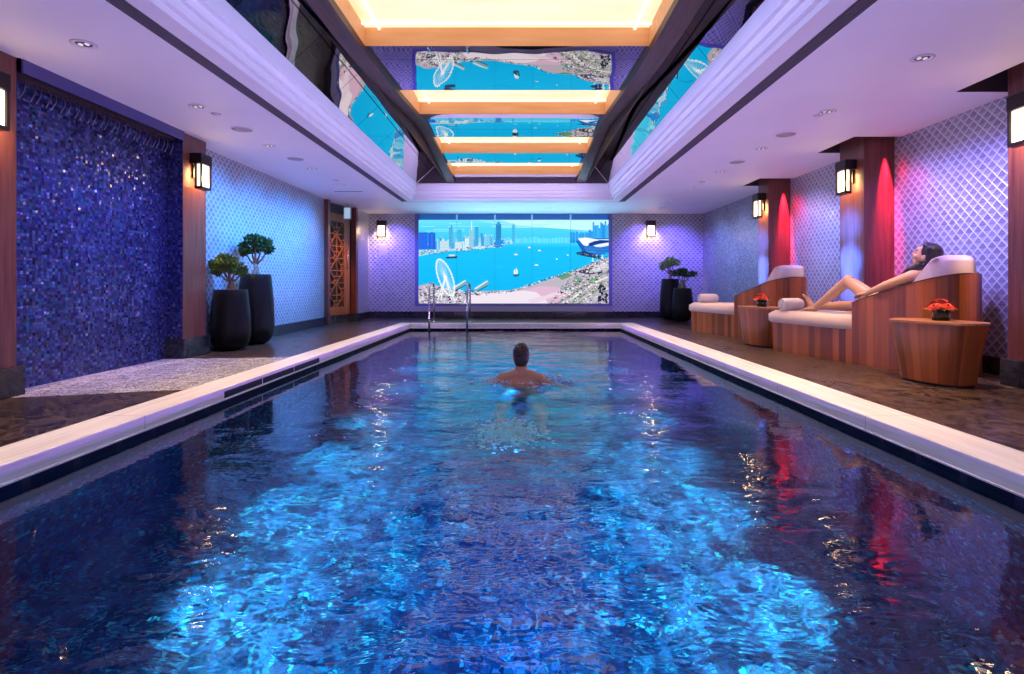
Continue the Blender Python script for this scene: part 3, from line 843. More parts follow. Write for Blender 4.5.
# near shore
P([(X0,286),(428,283.5),(440,286),(452,290),(466,292),(488,291),(510,290.2),(530,285.5),(546,280.5),(560,275.5),(574,271),(586,265.5),(597,261),(X1,257.5),(X1,303.4),(X0,303.4)], (186,176,190))
P([(470,295),(500,292.5),(523,290.4),(536,292),(546,300),(548,303.4),(463,303.4),(466,298)], (232,220,232))
P([(523,290.4),(540,286.2),(556,287),(570,290.5),(573,294.5),(560,303.4),(548,303.4),(546,300),(536,292)], (216,178,204))
P([(527,300),(545,295.5),(558,291),(570,290.8),(571.5,292.4),(556,296),(540,301.5),(532,303.4)], (226,206,222))
P([(560,288.4),(566,286.6),(571,287.6),(569,290),(563,290.2)], (90,150,140))
for pts, c in (([(556,276),(568,272.6),(572,276),(562,280)], (96,150,120)),([(572,280),(580,277),(584,281),(577,284)], (104,156,120)),([(588,279),(596,276),(599,280),(592,284)], (96,146,116)),([(574,271.6),(590,268),(601,268.8),(603,273),(588,274.5)], (44,62,88)),([(588,272),(597,265),(607,262),(608,266),(598,272)], (206,206,212)),([(575,288),(588,281),(590,283),(577,291)], (196,160,184))):
    P(pts, c)
for a in range(4):
    P([(556+a*7,303.4),(590+a*6,281),(X1,270+a*6),(X1,271+a*6),(591+a*6,282.2),(559+a*7,303.4)], R2.choice([(232,228,226),(120,150,110),(236,232,228)]))
for k in range(700):                                  # quay, trees, roofs
    x = R2.uniform(548,X1); lo = 290.2 - (x-510)*.335
    y = R2.uniform(lo+1.2, 303)
    if y < 303 - (x-548)*1.3 and x < 575: continue
    c = R2.choice([(50,64,84),(214,214,218),(238,238,238),(84,116,98),(120,120,140),(190,150,160),(30,40,60),(160,170,176)])
    Rr(x,y,min(X1,x+R2.uniform(.5,2.2)),min(303.4,y+R2.uniform(.4,1.4)),c)
for k in range(150):
    t = k/149.; x = 488 + t*120; y = 291 - max(0,(x-508))*.332 + R2.uniform(-.3,1.6)
    Rr(x,y,min(X1,x+R2.uniform(.6,1.6)),y+R2.uniform(.4,1.),R2.choice([(40,58,84),(230,232,236),(100,90,110),(250,250,250),(70,90,80)]))
for k in range(640):                                  # left clutter
    x = R2.uniform(X0,487); y = R2.uniform(286.5 + max(0,(x-436))*.11, 303)
    if 462 < x and y > 295: continue
    Rr(x,y,x+R2.uniform(.5,2.4),min(303.4,y+R2.uniform(.4,1.3)),R2.choice([(20,30,56),(246,248,250),(230,236,240),(56,70,96),(190,200,212),(210,190,200),(10,20,40)]))
for k in range(28):
    x = R2.uniform(598,607); y = R2.uniform(285,302); P([(x,y-1.6),(x+1.4,y),(x+.4,y+1.8),(x-1.3,y+.6)], R2.choice([(16,24,48),(26,40,66)]))
for x, y in ((452,288),(474,288.5)):                  # finger piers
    P([(x,y),(x+13,y-8),(x+15,y-6.4),(x+14,y-3.6),(x+3,y+2.4)], (120,168,180)); P([(x,y),(x+13,y-8),(x+14.4,y-7.2),(x+2,y+.9)], (206,224,226)); P([(x+3,y+2.4),(x+14,y-3.6),(x+14,y-2.8),(x+3.4,y+3.2)], (16,70,110))
# observation wheel
def seg(a, b, w, c):
    dx, dy = b[0]-a[0], b[1]-a[1]; L = sqrt(dx*dx+dy*dy); nx_, ny_ = -dy/L*w/2, dx/L*w/2
    P([(a[0]+nx_,a[1]+ny_),(b[0]+nx_,b[1]+ny_),(b[0]-nx_,b[1]-ny_),(a[0]-nx_,a[1]-ny_)], c)
cx, cy = 445.6, 277.4
def wp(a, k=1.):
    u, v = 8.4*cos(a)*k, 18.*sin(a)*k
    return (cx + u - v*.20, cy - v*.96 + u*.50)
N = 28
for k in range(N):
    a, b = 2*pi*k/N, 2*pi*(k+1)/N
    seg(wp(a),wp(b),.75,(238,248,252)); seg(wp(a,.9),wp(b,.9),.35,(200,232,244))
    seg((cx,cy),wp(a),.32,(214,238,248)); x, y = wp(a,1.03); Rr(x-.6,y-.5,x+.6,y+.7,(246,250,252))
for q in ((438,300),(441,301),(455,301),(452,300)): seg((cx,cy),q,.9,(236,242,248))
P([(cx-1.6,cy-1.6),(cx+1.6,cy-1.6),(cx+1.6,cy+1.6),(cx-1.6,cy+1.6)], (250,250,252))

SCM = M('screen_picture', .35, 0., .12, (.004,.004,.004))
_a = SCM.node('VertexColor'); _a.layer_name = 'Col'
SCM.emit(_a.outputs['Color'], 1.12)
scr = thing('video_wall', 'wide glowing screen on the back wall showing a blue city harbour', 'screen', ((X0+X1-2*VX)/2*13.31/F, YB, .15))
ox, oy, oz = scr.location
pic.v = [(a-ox, b-oy, c-oz) for a, b, c in pic.v]
pic.build('screen_picture', SCM.m, scr)
fb = MB(); FR = M('blue_violet_frame', .35, 0., .5, (.16,.17,.42)).m
def fbx(x0, y0, x1, y1, d0=-.05, d1=.06):
    a, b = sp_(x0, y1), sp_(x1, y0); fb.box(a[0]-ox, b[0]-ox, d0, d1, a[1]-oz, b[1]-oz)
fbx(415.3,214.2,418.8,306.0); fbx(608.5,214.2,612.,306.); fbx(418.8,303.4,608.5,306.); fbx(418.8,213.4,608.5,214.4)
fb.build('screen_frame', FR, scr)
HD = M('header_panel', .3, 0., .5, (.02,.05,.18)); HD.emit(lin((30,110,205)), .5)
HW = M('header_divider', .4, 0., .5, (.3,.4,.5)); HW.emit(lin((110,175,225)), .6)
xsd = [418.8,457,495,532,570.5,608.5]
for a, b in zip(xsd, xsd[1:]):
    p, q = sp_(a+.9, 219.6), sp_(b-.9, 214.4)
    MB().box(p[0]-ox, q[0]-ox, -.03, .05, p[1]-oz, q[1]-oz).build('header_panel', HD.m, scr)
for a in xsd[1:-1]:
    p, q = sp_(a-.9, 219.6), sp_(a+.9, 214.4)
    MB().box(p[0]-ox, q[0]-ox, -.032, .05, p[1]-oz, q[1]-oz).build('header_divider', HW.m, scr)
    p, q = sp_(a-.08, 303.4), sp_(a+.08, 219.9)
    MB().box(p[0]-ox, q[0]-ox, -.021, .0, p[1]-oz, q[1]-oz).build('panel_seam', simple('seam_grey', (.03,.10,.14), .6), scr)
# small uplights along the sill
for k, xp in enumerate((462, 502, 544, 586)):
    X = (xp - VX)*13.25/F
    t = thing('sill_light', '%s small bright uplight from the left on the sill below the screen' % ORD[k], 'light', (X, YB-.05, .30), 0, 'sill uplights below the screen')
    MB().lathe([(.03,0.),(.032,.012),(.024,.016)], seg=16).build('rim', STEEL, t, True)
    MB().lathe([(.001,.018),(.022,.017)], seg=16).build('lens', BULB, t)
# ------------------------------------------------------------------ pool ladder rails
def make_rail(loc, lab):
    t = thing('pool_ladder_rail', lab, 'handrail', loc, 0, 'steel pool handrails')
    pts = []
    # from the deck at the back up, over and down into the water
    top, r = .83, .16
    pts.append((0,.42,0.0)); pts.append((0,.42,top-r))
    for k in range(1,7): a = pi/2*k/6; pts.append((0,.42-r+r*cos(a),top-r+r*sin(a)))
    for k in range(0,7): a = pi/2+pi/2*k/6; pts.append((0,-.02+r*cos(a)+.0,top-r+r*sin(a)))
    pts.append((0,-.18,-.60))
    MB().tube(pts, .020, 14).build('handrail_tube', STEEL, t, True)
    MB().lathe([(.05,0.),(.05,.012),(.026,.03)], (0,.42,0.), 20).build('floor_flange', STEEL, t, True)
    return t
r0 = make_rail((-1.86, 11.42, 0.), 'left steel handrail of the pool ladder before the screen')
copy_thing(r0, (-1.10, 11.42, 0.), 'right steel handrail of the pool ladder before the screen')
# ------------------------------------------------------------------ planters with small bonsai trees
def leaf_blob(mb, rnd, c, rx, ry, rz, n, s):
    for k in range(n):
        while True:
            p = Vector((rnd.uniform(-1,1), rnd.uniform(-1,1), rnd.uniform(-1,1)))
            if .25 < p.length < 1: break
        q = Vector(c) + Vector((p.x*rx, p.y*ry, p.z*rz))
        d = (p + Vector((rnd.uniform(-.6,.6), rnd.uniform(-.6,.6), rnd.uniform(-.2,.8)))).normalized()
        w = d.cross(Vector((rnd.uniform(-1,1),rnd.uniform(-1,1),rnd.uniform(-1,1)))).normalized()
        u = d.cross(w).normalized(); L = s*rnd.uniform(.7,1.2)
        up = u*L*.12
        mb.face([q - d*L*.5, q + w*L*.27 + up, q + d*L*.5, q - w*L*.27 + up])
def bonsai(t, h, R, crown, lm, rnd, bulb=False, blobs=None):
    """t: the planter; h: rim height"""
    tk = MB(); br = MB(); lf = MB()
    ht = crown[2]
    if bulb:
        for k in range(3):
            a = 2*pi*k/3 + .4
            tk.tube([(cos(a)*.07, sin(a)*.07, h-.03),(cos(a)*.05, sin(a)*.05, h+.05),(cos(a)*.02, sin(a)*.02, h+.14),(0,0,h+.19)], [.03,.05,.038,.022], 10)
    else:
        for k in range(5):
            a = 2*pi*k/5 + rnd.random()
            tk.tube([(cos(a)*.10, sin(a)*.10, h-.035),(cos(a)*.06, sin(a)*.06, h-.01),(cos(a)*.018, sin(a)*.018, h+.06),(0,0,h+.12)], [.012,.022,.026,.02], 8)
    tk.tube([(0,0,h+.02),(.012,.0,h+.1),(-.01,.01,h+ht*.45)], [.042,.03,.024], 10)
    tk.build('trunk', BARK, t, True)
    for (cx, cy, cz, rx, rz, n) in blobs:
        br.tube([(-.008,.008,h+ht*.40),(cx*.45,cy*.45,h+cz*.62),(cx*.9,cy*.9,h+cz)], [.02,.013,.006], 8)
        leaf_blob(lf, rnd, (cx,cy,h+cz), rx*1.05, rx*1.05, rz*1.25, int(n*1.9), .055)
        for q in range(4):
            a = rnd.uniform(0,2*pi); br.tube([(cx*.7,cy*.7,h+cz*.8),(cx+cos(a)*rx*.7,cy+sin(a)*rx*.7,h+cz+rz*.2)], [.007,.003], 6)
    br.build('branch', BARK, t, True)
    f = lf.build('foliage', lm, t); f['kind'] = 'stuff'
def planter(loc, h, lab, crown, lm, seed, blobs, bulb=False):
    t = thing('potted_bonsai', lab, 'potted plant', loc, seed*.0, 'bonsai in tall black pots')
    rb = .232; rr = .192
    prof = [(.115,.012),(.165,.03),(.205,.085),(rb-.004,.17),(rb,.26),(rb-.006,h*.6),(rr+.012,h*.86),(rr,h-.008),(rr-.006,h),(rr-.02,h),(rr-.024,h-.03),(rr-.03,h-.045)]
    MB().lathe(prof, seg=48).build('pot', BLACKPOT, t, True)
    MB().lathe([(.10,0.),(.118,.014)], seg=32).build('pot_foot', simple('black_foot', (.01,.01,.01), .5), t)
    MB().lathe([(.001,h-.038),(.09,h-.036),(rr-.022,h-.042)], seg=32).build('soil', SOIL, t, True)
    bonsai(t, h-.03, .2, crown, lm, random.Random(seed), bulb, blobs)
    return t
planter((-3.60,6.92,0), .745, 'shorter black pot with olive bonsai beside the left wood pillar', (0,0,.34), LEAFM, 3,
        [(-.13,.0,.33,.13,.075,170),(.06,.02,.29,.12,.06,150),(-.02,-.05,.39,.12,.06,150),(.13,.04,.24,.06,.04,60),(-.19,.03,.26,.06,.05,60)])
planter((-3.62,7.62,0), .945, 'taller black pot with dark round bonsai against the blue wall', (0,0,.40), LEAFD, 5,
        [(-.08,.0,.40,.14,.08,180),(.09,.02,.44,.13,.08,170),(.0,-.04,.50,.12,.06,150),(.18,.0,.37,.07,.05,80),(-.17,.0,.34,.06,.05,60)])
planter((3.36,12.70,0), .925, 'taller black pot with bright green bonsai, right of the screen', (0,0,.36), LEAFL, 7,
        [(-.10,.0,.36,.15,.07,160),(.10,.0,.40,.14,.07,160),(.0,-.02,.45,.13,.06,140),(-.17,.0,.28,.07,.05,60)])
planter((3.50,12.22,0), .72, 'shorter black pot with thick rooted bonsai beside the empty lounger', (0,0,.36), LEAFD, 9,
        [(-.12,.0,.35,.14,.06,140),(.08,.0,.33,.13,.05,120),(.0,.0,.41,.11,.05,120),(.22,.0,.34,.10,.05,90)], True)

# ------------------------------------------------------------------ loungers
# local frame: x along the lounger from the foot end, y across (0 = pool side edge), z up; world = foot + R(x,y)
LW, LT, LTc, CR = .60, .045, 1.87, .285                                   # width, shell thickness, start of the round head end
def lounge_path(n=40, inset=0., t0=0.):
    """plan outline from the foot corner on the pool side, round the head, to the far foot corner"""
    r = CR - inset; pts = [(t0, inset)]
    m = 8; h = n//2
    for k in range(1, m+1): pts.append((t0 + (LTc-t0)*k/m, inset))
    for k in range(1, h+1): a = -pi/2 + pi/2*k/h; pts.append((LTc + r*cos(a), CR + r*sin(a)))
    for k in range(0, h+1): a = pi/2*k/h; pts.append((LTc + r*cos(a), LW - CR + r*sin(a)))
    for k in range(1, m+1): pts.append((LTc + (t0-LTc)*k/m, LW-inset))
    return pts
def rim(x, y):
    # wall height along the shell: low at the arm front, high at the head
    k = max(0., min(1., (x - 1.185)/.97))
    return .630 + (.912-.630)*(k**.92)
def make_lounger(loc, rz, lab):
    t = thing('chaise_lounge', lab, 'lounger', loc, rz, 'wood shell loungers')
    # base box
    b = MB(); o = lounge_path(28, .0); i = 0
    s = 0.; acc = [0.]
    for p, q in zip(o, o[1:]): s += sqrt((p[0]-q[0])**2 + (p[1]-q[1])**2); acc.append(s)
    r_foot = .05
    for k, (p, q) in enumerate(zip(o, o[1:])):
        b.face([(p[0]+.02 if p[0]==0 else p[0],p[1],.0),(q[0],q[1],.0),(q[0],q[1],.345),(p[0],p[1],.345)], uv=[(acc[k],0),(acc[k+1],0),(acc[k+1],.345),(acc[k],.345)])
    L = acc[-1]
    p, q = o[-1], o[0]
    b.face([(p[0]+.02,p[1],0),(q[0]+.02,q[1],0),(q[0],q[1],.345),(p[0],p[1],.345)], uv=[(L,0),(L+LW,0),(L+LW,.345),(L,.345)])
    b.face([(x,y,.345) for x, y in o], uv=[(x,y) for x, y in o])
    b.build('base', STAVE, t)
    # tub shell from arm fronts round the head
    sh = MB(); po = [p for p in lounge_path(36, -.004, 1.185)]; pi_ = lounge_path(36, LT-.004, 1.185)
    s = 1.185; ac = [s]
    for p, q in zip(po, po[1:]): s += sqrt((p[0]-q[0])**2 + (p[1]-q[1])**2); ac.append(s)
    n = len(po)
    for k in range(n-1):
        p, q, a, c = po[k], po[k+1], pi_[k], pi_[k+1]
        zp, zq = rim(*p), rim(*q)
        u0, u1 = ac[k], ac[k+1]
        sh.face([(p[0],p[1],.0),(q[0],q[1],.0),(q[0],q[1],zq),(p[0],p[1],zp)], uv=[(u0,0),(u1,0),(u1,zq),(u0,zp)])
        sh.face([(c[0],c[1],.34),(a[0],a[1],.34),(a[0],a[1],zp),(c[0],c[1],zq)], uv=[(u1,0),(u0,0),(u0,zp),(u1,zq)])
    for k, fl_ in ((0,0),(n-1,1)):
        p, a = po[k], pi_[k]; z = rim(*p)
        f = [(p[0],p[1],0),(p[0],p[1],z),(a[0],a[1],z),(a[0],a[1],0)]
        sh.face(f if fl_ == 0 else f[::-1], uv=[(0,0),(0,z),(.05,z),(.05,0)])
    sh.build('tub_shell', STAVE, t)
    rm = MB()
    for k in range(n-1):
        p, q, a, c = po[k], po[k+1], pi_[k], pi_[k+1]; zp, zq = rim(*p), rim(*q); e = .003
        rm.face([(p[0],p[1],zp),(q[0],q[1],zq),(c[0],c[1],zq),(a[0],a[1],zp)])
        rm.face([(p[0]*1.,p[1]-e,zp-.012),(q[0],q[1]-e,zq-.012),(q[0],q[1],zq),(p[0],p[1],zp)])
    rm.build('shell_rim', EDGEW, t)
    # seat cushion
    c = MB(); x0, x1, y0, y1 = -.035, 1.60, -.022, LW+.022
    P_ = []
    for i in range(27):
        for j in range(13):
            u, v = i/26., j/12.
            x = x0 + (x1-x0)*u
            inside = x > 1.12
            ya, yb = (LT+.002, LW-LT-.002) if inside else (y0, y1)
            ya, yb = (y0 + (LT+.002-y0)*max(0., min(1., (x-1.13)/.04)), y1 + (LW-LT-.002-y1)*max(0., min(1., (x-1.13)/.04)))
            y = ya + (yb-ya)*v
            ex = min(u, 1-u)*(x1-x0); ey = min(v, 1-v)*(yb-ya); d = min(ex, ey)
            z = .498 - .045*max(0., 1 - d/.07)**2.2 + .006*noise.noise((x*4, y*4, 0))
            P_.append((x, y, z))
    b0 = len(c.v); c.v += P_
    for i in range(26):
        for j in range(12): c.f.append((b0+i*13+j, b0+(i+1)*13+j, b0+(i+1)*13+j+1, b0+i*13+j+1)); c.fm.append(0)
    edge = [i*13 for i in range(27)] + [22*13+j for j in range(1,13)] + [i*13+12 for i in range(21,-1,-1)] + [j for j in range(11,0,-1)]
    ne = len(edge); b1 = len(c.v)
    for e_ in edge: x, y, z = P_[e_]; c.v.append((x, y, .37))
    b2 = len(c.v)
    for e_ in edge:
        x, y, z = P_[e_]; c.v.append((x + (.02 if x < .5 else -.02)*(1 if x < 0 or x > 1.6 else 0), y + (.015 if y < .3 else -.015)*(1 if y < .1 or y > LW-.1 else 0), .347))
    for k in range(ne):
        k2 = (k+1) % ne
        c.f.append((b0+edge[k2], b0+edge[k], b1+k, b1+k2)); c.f.append((b1+k2, b1+k, b2+k, b2+k2)); c.fm += [0,0]
    c.build('seat_cushion', CUSH, t, True)
    # back cushion: wedge leaning on the head end
    k = MB(); nb = 14
    sec = [(1.40,.47),(1.515,.50),(1.965,1.035),(1.995,1.068),(2.03,1.075),(2.085,1.03),(2.095,.93),(2.085,.70),(2.06,.40),(1.45,.40)]
    ys = [.058 + (LW-.116)*i/nb for i in range(nb+1)]
    for yi, y in enumerate(ys):
        v = abs(2*yi/nb - 1); sc = 1 - .10*v**6
        wid = 0.
        for (x, z) in sec:
            # keep inside the round tub
            cx_ = x - (v**4)*(.12 if x > 2.05 else .02)
            k.v.append((cx_, y, .40 + (z-.40)*(1 - .05*v**4)))
    ns = len(sec)
    for yi in range(nb):
        for q in range(ns):
            q2 = (q+1) % ns; k.f.append((yi*ns+q, yi*ns+q2, (yi+1)*ns+q2, (yi+1)*ns+q)); k.fm.append(0)
    k.f.append(tuple(range(ns))[::-1]); k.f.append(tuple(nb*ns+q for q in range(ns))); k.fm += [0,0]
    bc = k.build('back_cushion', CUSH, t, True, autos=1.)
    bv = bc.modifiers.new('bev', 'BEVEL'); bv.width = .03; bv.segments = 3; bv.limit_method = 'ANGLE'; bv.angle_limit = .5
    MB().prism([(.05,.03),(LTc,.03),(LTc+.13,.14),(LTc+.13,LW-.14),(LTc,LW-.03),(.05,LW-.03)], -.0, .012).build('lounger_plinth', simple('black_plinth', (.01,.008,.008), .6), t)  # thin black plate inside the base
    return t
def D2R(a): return a*pi/180
LDX, LDY = .259, .966
LROT = -atan2(LDY, LDX)                                       # +x local points towards the viewer and outwards
FOOT1 = (3.067, 6.87, 0.); FOOT2 = (2.90, 9.60, 0.)
lo1 = make_lounger(FOOT1, LROT, 'wood tub lounger with the reclining woman on its cream cushion')
lo2 = copy_thing(lo1, FOOT2, 'empty wood tub lounger with cream cushions, beside the black pots')
def lw(foot, t, w, z=0.):                                       # lounger frame -> world; w across from pool side
    return Vector((foot[0] + LDX*t + LDY*w, foot[1] - LDY*t + LDX*w, z))
# ------------------------------------------------------------------ side tables, flowers, towels
def make_table(loc, rz, lab):
    t = thing('side_table', lab, 'side table', loc, rz, 'tapered wood side tables')
    a0, b0, a1, b1, h = .265, .165, .355, .215, .515
    n = 72
    def sup(k, a, b):
        th = 2*pi*k/n; c, s_ = cos(th), sin(th); e = .72
        return (a*abs(c)**e*(1 if c >= 0 else -1), b*abs(s_)**e*(1 if s_ >= 0 else -1))
    b = MB(); L = 0.
    zs = [.02,.14,.26,.38,h-.02]
    ac = [0.]
    for k in range(n):
        p, q = sup(k, a1, b1), sup(k+1, a1, b1); ac.append(ac[-1] + sqrt((p[0]-q[0])**2+(p[1]-q[1])**2))
    for z0, z1 in zip(zs, zs[1:]):
        f0, f1 = z0/h, z1/h
        for k in range(n):
            P_ = [sup(k, a0+(a1-a0)*f0, b0+(b1-b0)*f0), sup(k+1, a0+(a1-a0)*f0, b0+(b1-b0)*f0), sup(k+1, a0+(a1-a0)*f1, b0+(b1-b0)*f1), sup(k, a0+(a1-a0)*f1, b0+(b1-b0)*f1)]
            b.face([(P_[0][0],P_[0][1],z0),(P_[1][0],P_[1][1],z0),(P_[2][0],P_[2][1],z1),(P_[3][0],P_[3][1],z1)], uv=[(ac[k],z0),(ac[k+1],z0),(ac[k+1],z1),(ac[k],z1)])
    b.build('drum', STAVE, t, True, weld=True)
    MB().prism([sup(k, a1+.004, b1+.004) for k in range(n)], h-.022, h).build('table_top', TABTOP, t, bevel=.005)
    MB().prism([sup(k, a0-.01, b0-.01) for k in range(n)], 0., .021).build('foot_ring', simple('black_foot_ring', (.01,.008,.008), .6), t)
    return t
TABTOP = wood('table_top_wood', (.30,.12,.05), (.50,.24,.11), 'x', 1., .3)
TRZ = LROT
tb = make_table((3.43, 4.63, 0.), TRZ, 'tapered wood side table in front, nearest, with brighter red flowers')
copy_thing(tb, (3.17, 7.38, 0.), 'tapered wood side table between the two loungers')
def make_flowers(loc, lab, seed):
    rnd = random.Random(seed)
    t = thing('flower_vase', lab, 'flowers', loc, 0., 'red gerberas in low glass vases')
    MB().lathe([(.060,0.),(.064,.006),(.066,.05),(.066,.088),(.062,.088),(.061,.05),(.058,.010),(.001,.008)], seg=36).build('vase', GLASS, t, True)
    MB().lathe([(.001,.011),(.057,.012),(.057,.06),(.001,.06)], seg=24).build('vase_water', simple('dark_water', (.03,.05,.03), .1), t, True)
    lf = MB()
    for k in range(26):
        a = rnd.uniform(0,2*pi); r = rnd.uniform(.01,.045); z = rnd.uniform(.02,.085)
        c = Vector((cos(a)*r, sin(a)*r, z)); d = Vector((cos(a), sin(a), rnd.uniform(-.2,1.))).normalized(); w = d.cross(Vector((0,0,1))).normalized()
        lf.face([c - d*.03, c + w*.014, c + d*.03, c - w*.014])
    lf.build('vase_leaf', LEAFD, t)['kind'] = 'stuff'
    for k in range(9):
        a = 2*pi*k/9 + rnd.uniform(-.2,.2); lf = MB()
        c = Vector((cos(a)*.05, sin(a)*.05, .085)); d = Vector((cos(a), sin(a), rnd.uniform(-.15,.25))).normalized(); w = d.cross(Vector((0,0,1))).normalized()
        L = rnd.uniform(.06,.095)
        lf.face([c, c + d*L*.5 + w*.016 + Vector((0,0,.012)), c + d*L, c + d*L*.5 - w*.016 + Vector((0,0,.012))])
        lf.build('collar_leaf', YLEAF if k in (0,8,4) else LEAFL, t)
    st = MB()
    for k, (x, y, z, r) in enumerate(((-.078,-.03,.112,.052),(.0,-.07,.118,.055),(.075,-.02,.112,.052),(.035,.05,.13,.052),(-.045,.045,.132,.054),(-.01,-.012,.160,.054))):
        f = MB(); n0 = Vector((x*11, y*11, 1.)).normalized(); u = n0.cross(Vector((0,1,0))).normalized(); v = n0.cross(u); c = Vector((x,y,z))
        for ring_, (m, R_, lift) in enumerate(((20, r, .004), (18, r*.78, .012), (14, r*.55, .018))):
            for q in range(m):
                a = 2*pi*(q+.3*ring_)/m; d = u*cos(a) + v*sin(a); e = u*-sin(a) + v*cos(a); wd = R_*.17
                f.face([c + n0*lift*.4, c + d*R_*.6 + e*wd + n0*lift, c + d*R_ + n0*(lift-.004), c + d*R_*.6 - e*wd + n0*lift])
        fo = f.build('gerbera', PETAL, t)
        MB().ell(tuple(c + n0*.016), r*.2, r*.2, .008, None, 12, 6).build('flower_eye', simple('dark_flower_eye', (.12,.02,.01), .7), fo, True)
        st.tube([(x*.4, y*.4, .02), (x*.8, y*.8, z*.8), tuple(c)], .0035, 6)
    st.build('stem', LEAFM, t)
    return t
make_flowers((3.465, 4.63, .515), 'red gerbera flowers in a low glass vase on the nearest side table', 3)
make_flowers((3.17, 7.40, .515), 'darker red gerbera flowers in glass vase between the loungers', 8)
def make_towel(pos, ang, L, lab):
    t = thing('rolled_towel', lab, 'towel', pos, ang, 'rolled towels on the loungers')
    m = MB(); r = .074; seg = 40; n = 10
    for i in range(n+1):
        x = L*i/n
        for k in range(seg):
            a = 2*pi*k/seg; rr = r*(1 + .03*noise.noise((x*9, cos(a)*2, sin(a)*2))) - (.010 if i in (0, n) else 0)
            m.v.append((x, cos(a)*rr, r*.97 + sin(a)*rr))
    for i in range(n):
        for k in range(seg):
            k2 = (k+1)%seg; m.f.append((i*seg+k, i*seg+k2, (i+1)*seg+k2, (i+1)*seg+k)); m.fm.append(0)
    m.f.append(tuple(range(seg))); m.f.append(tuple(n*seg+k for k in range(seg))[::-1]); m.fm += [0,0]
    m.build('towel_roll', TOWEL, t, True, autos=.8)
    for x in (-.004, L+.004):
        s = MB(); pts = []
        for k in range(50):
            a = k*.36; q = .010 + (r-.014)*k/50.
            pts.append((x, cos(a)*q, r*.97 + sin(a)*q))
        s.tube(pts, .0055, 6); s.build('spiral_edge', TOWEL, t, True)
    return t
wa = atan2(LDX, LDY)
make_towel(lw(FOOT1, .175, -.005, .499), wa, .26, 'rolled cream towel at the feet of the reclining woman')
make_towel(lw(FOOT2, .16, .06, .499), wa, .32, 'rolled cream towel on the empty lounger')

# ------------------------------------------------------------------ people
def skin(name, base, lips=None):
    m = M(name, .42); x, y, z = m.coord('Object')
    n = m.noise(m.vec(x, y, z), 9., 3.)
    c = m.mix(n*.5, base, tuple(v*.82 for v in base))
    for (p, r, col) in (lips or []):
        d = (((x-p[0])*(x-p[0]) + (y-p[1])*(y-p[1]) + (z-p[2])*(z-p[2])).sqrt()).ramp(r*.7, r, 1., 0.)
        c = m.mix(d*.75, c, col)
    m.set('Base Color', c); m.set('Subsurface Weight', .08); m.set('Subsurface Radius', (.02,.008,.004)); m.set('Subsurface Scale', .5)
    return m.m
def head(mb, c, Fd, Ud, s=1.):
    Fd = Vector(Fd).normalized(); Ud = Vector(Ud); Ud = (Ud - Fd*Ud.dot(Fd)).normalized(); Rd = Fd.cross(Ud)
    R = Matrix((Rd, Fd, Ud)).transposed(); c = Vector(c)
    q = lambda x, y, z: c + (Rd*x + Fd*y + Ud*z)*s
    E = lambda p, a, b, d: mb.ell(q(*p), a*s, b*s, d*s, R, 16, 10)
    E((0,-.012,.028), .074, .094, .088)      # skull
    E((0,.030,-.022), .060, .062, .082)      # face
    E((0,.045,-.078), .036, .040, .034)      # chin
    E((.0,.020,-.070), .052, .050, .036)     # jaw
    E((0,.084,.030), .048, .014, .020)       # brow
    for x in (-.030,.030):
        E((x,.076,.006), .016, .014, .011)   # closed lids
        E((x*1.25,.068,-.028), .022, .020, .020)   # cheek
    mb.cap(q(0,.088,.012), q(0,.104,-.024), .009*s, .013*s, 10)
    E((-.011,.098,-.030), .008, .009, .007); E((.011,.098,-.030), .008, .009, .007)
    E((0,.088,-.052), .022, .011, .006); E((0,.086,-.062), .019, .011, .007)     # lips
    for x in (-.074,.074): E((x,-.005,-.008), .010, .020, .032)                  # ears
    return q, R
def hand(mb, wrist, dirv, nrm, side, curl=.35, s=1.):
    """palm plus five fingers of unequal length; nrm: out of the back of the hand; side: thumb side"""
    w = Vector(wrist); d = Vector(dirv).normalized(); n = Vector(nrm); n = (n - d*n.dot(d)).normalized(); t = Vector(side); t = (t - d*t.dot(d) - n*t.dot(n)).normalized()
    R = Matrix((t, d, n)).transposed()
    mb.cap(w - d*.02*s, w + d*.03*s, .024*s, .024*s, 12)
    mb.ell(w + d*.055*s, .041*s, .052*s, .016*s, R, 14, 10)
    for k, (o, L) in enumerate(((.030,.070),(.010,.080),(-.011,.074),(-.030,.056))):
        a = w + d*.092*s + t*o*s; pts = [a - d*.02*s]; ang = 0.
        for j, f in enumerate((.45,.32,.23)):
            ang += curl*(.5 + .4*j); dd = d*cos(ang) - n*sin(ang) + t*o*1.2
            pts.append(pts[-1] + dd.normalized()*L*f*s*1.05)
        for j in range(3): mb.cap(pts[j], pts[j+1], (.0092-.0008*j)*s, (.0086-.0008*j)*s, 10)
    a = w + d*.03*s + t*.032*s; b = a + (d*.6 + t*.75 - n*.2).normalized()*.036*s; e = b + (d*.9 + t*.25 - n*.25).normalized()*.032*s
    mb.cap(a, b, .012*s, .0105*s, 10); mb.cap(b, e, .0105*s, .008*s, 10)
def body(mb, name, mat, parent, vox, smooth=4):
    o = mb.build(name, mat, parent, True)
    r = o.modifiers.new('remesh', 'REMESH'); r.mode = 'VOXEL'; r.voxel_size = vox; r.use_smooth_shade = True
    s = o.modifiers.new('smooth', 'SMOOTH'); s.factor = .5; s.iterations = smooth
    return o
HAIR = M('dark_hair', .38); _x,_y,_z = HAIR.coord(); HAIR.set('Base Color', HAIR.cr(HAIR.noise(HAIR.vec(_x*40,_y*40,_z*12), 3., 4.), [(.3,(.010,.007,.006)),(.7,(.035,.022,.016))])); HAIR = HAIR.m

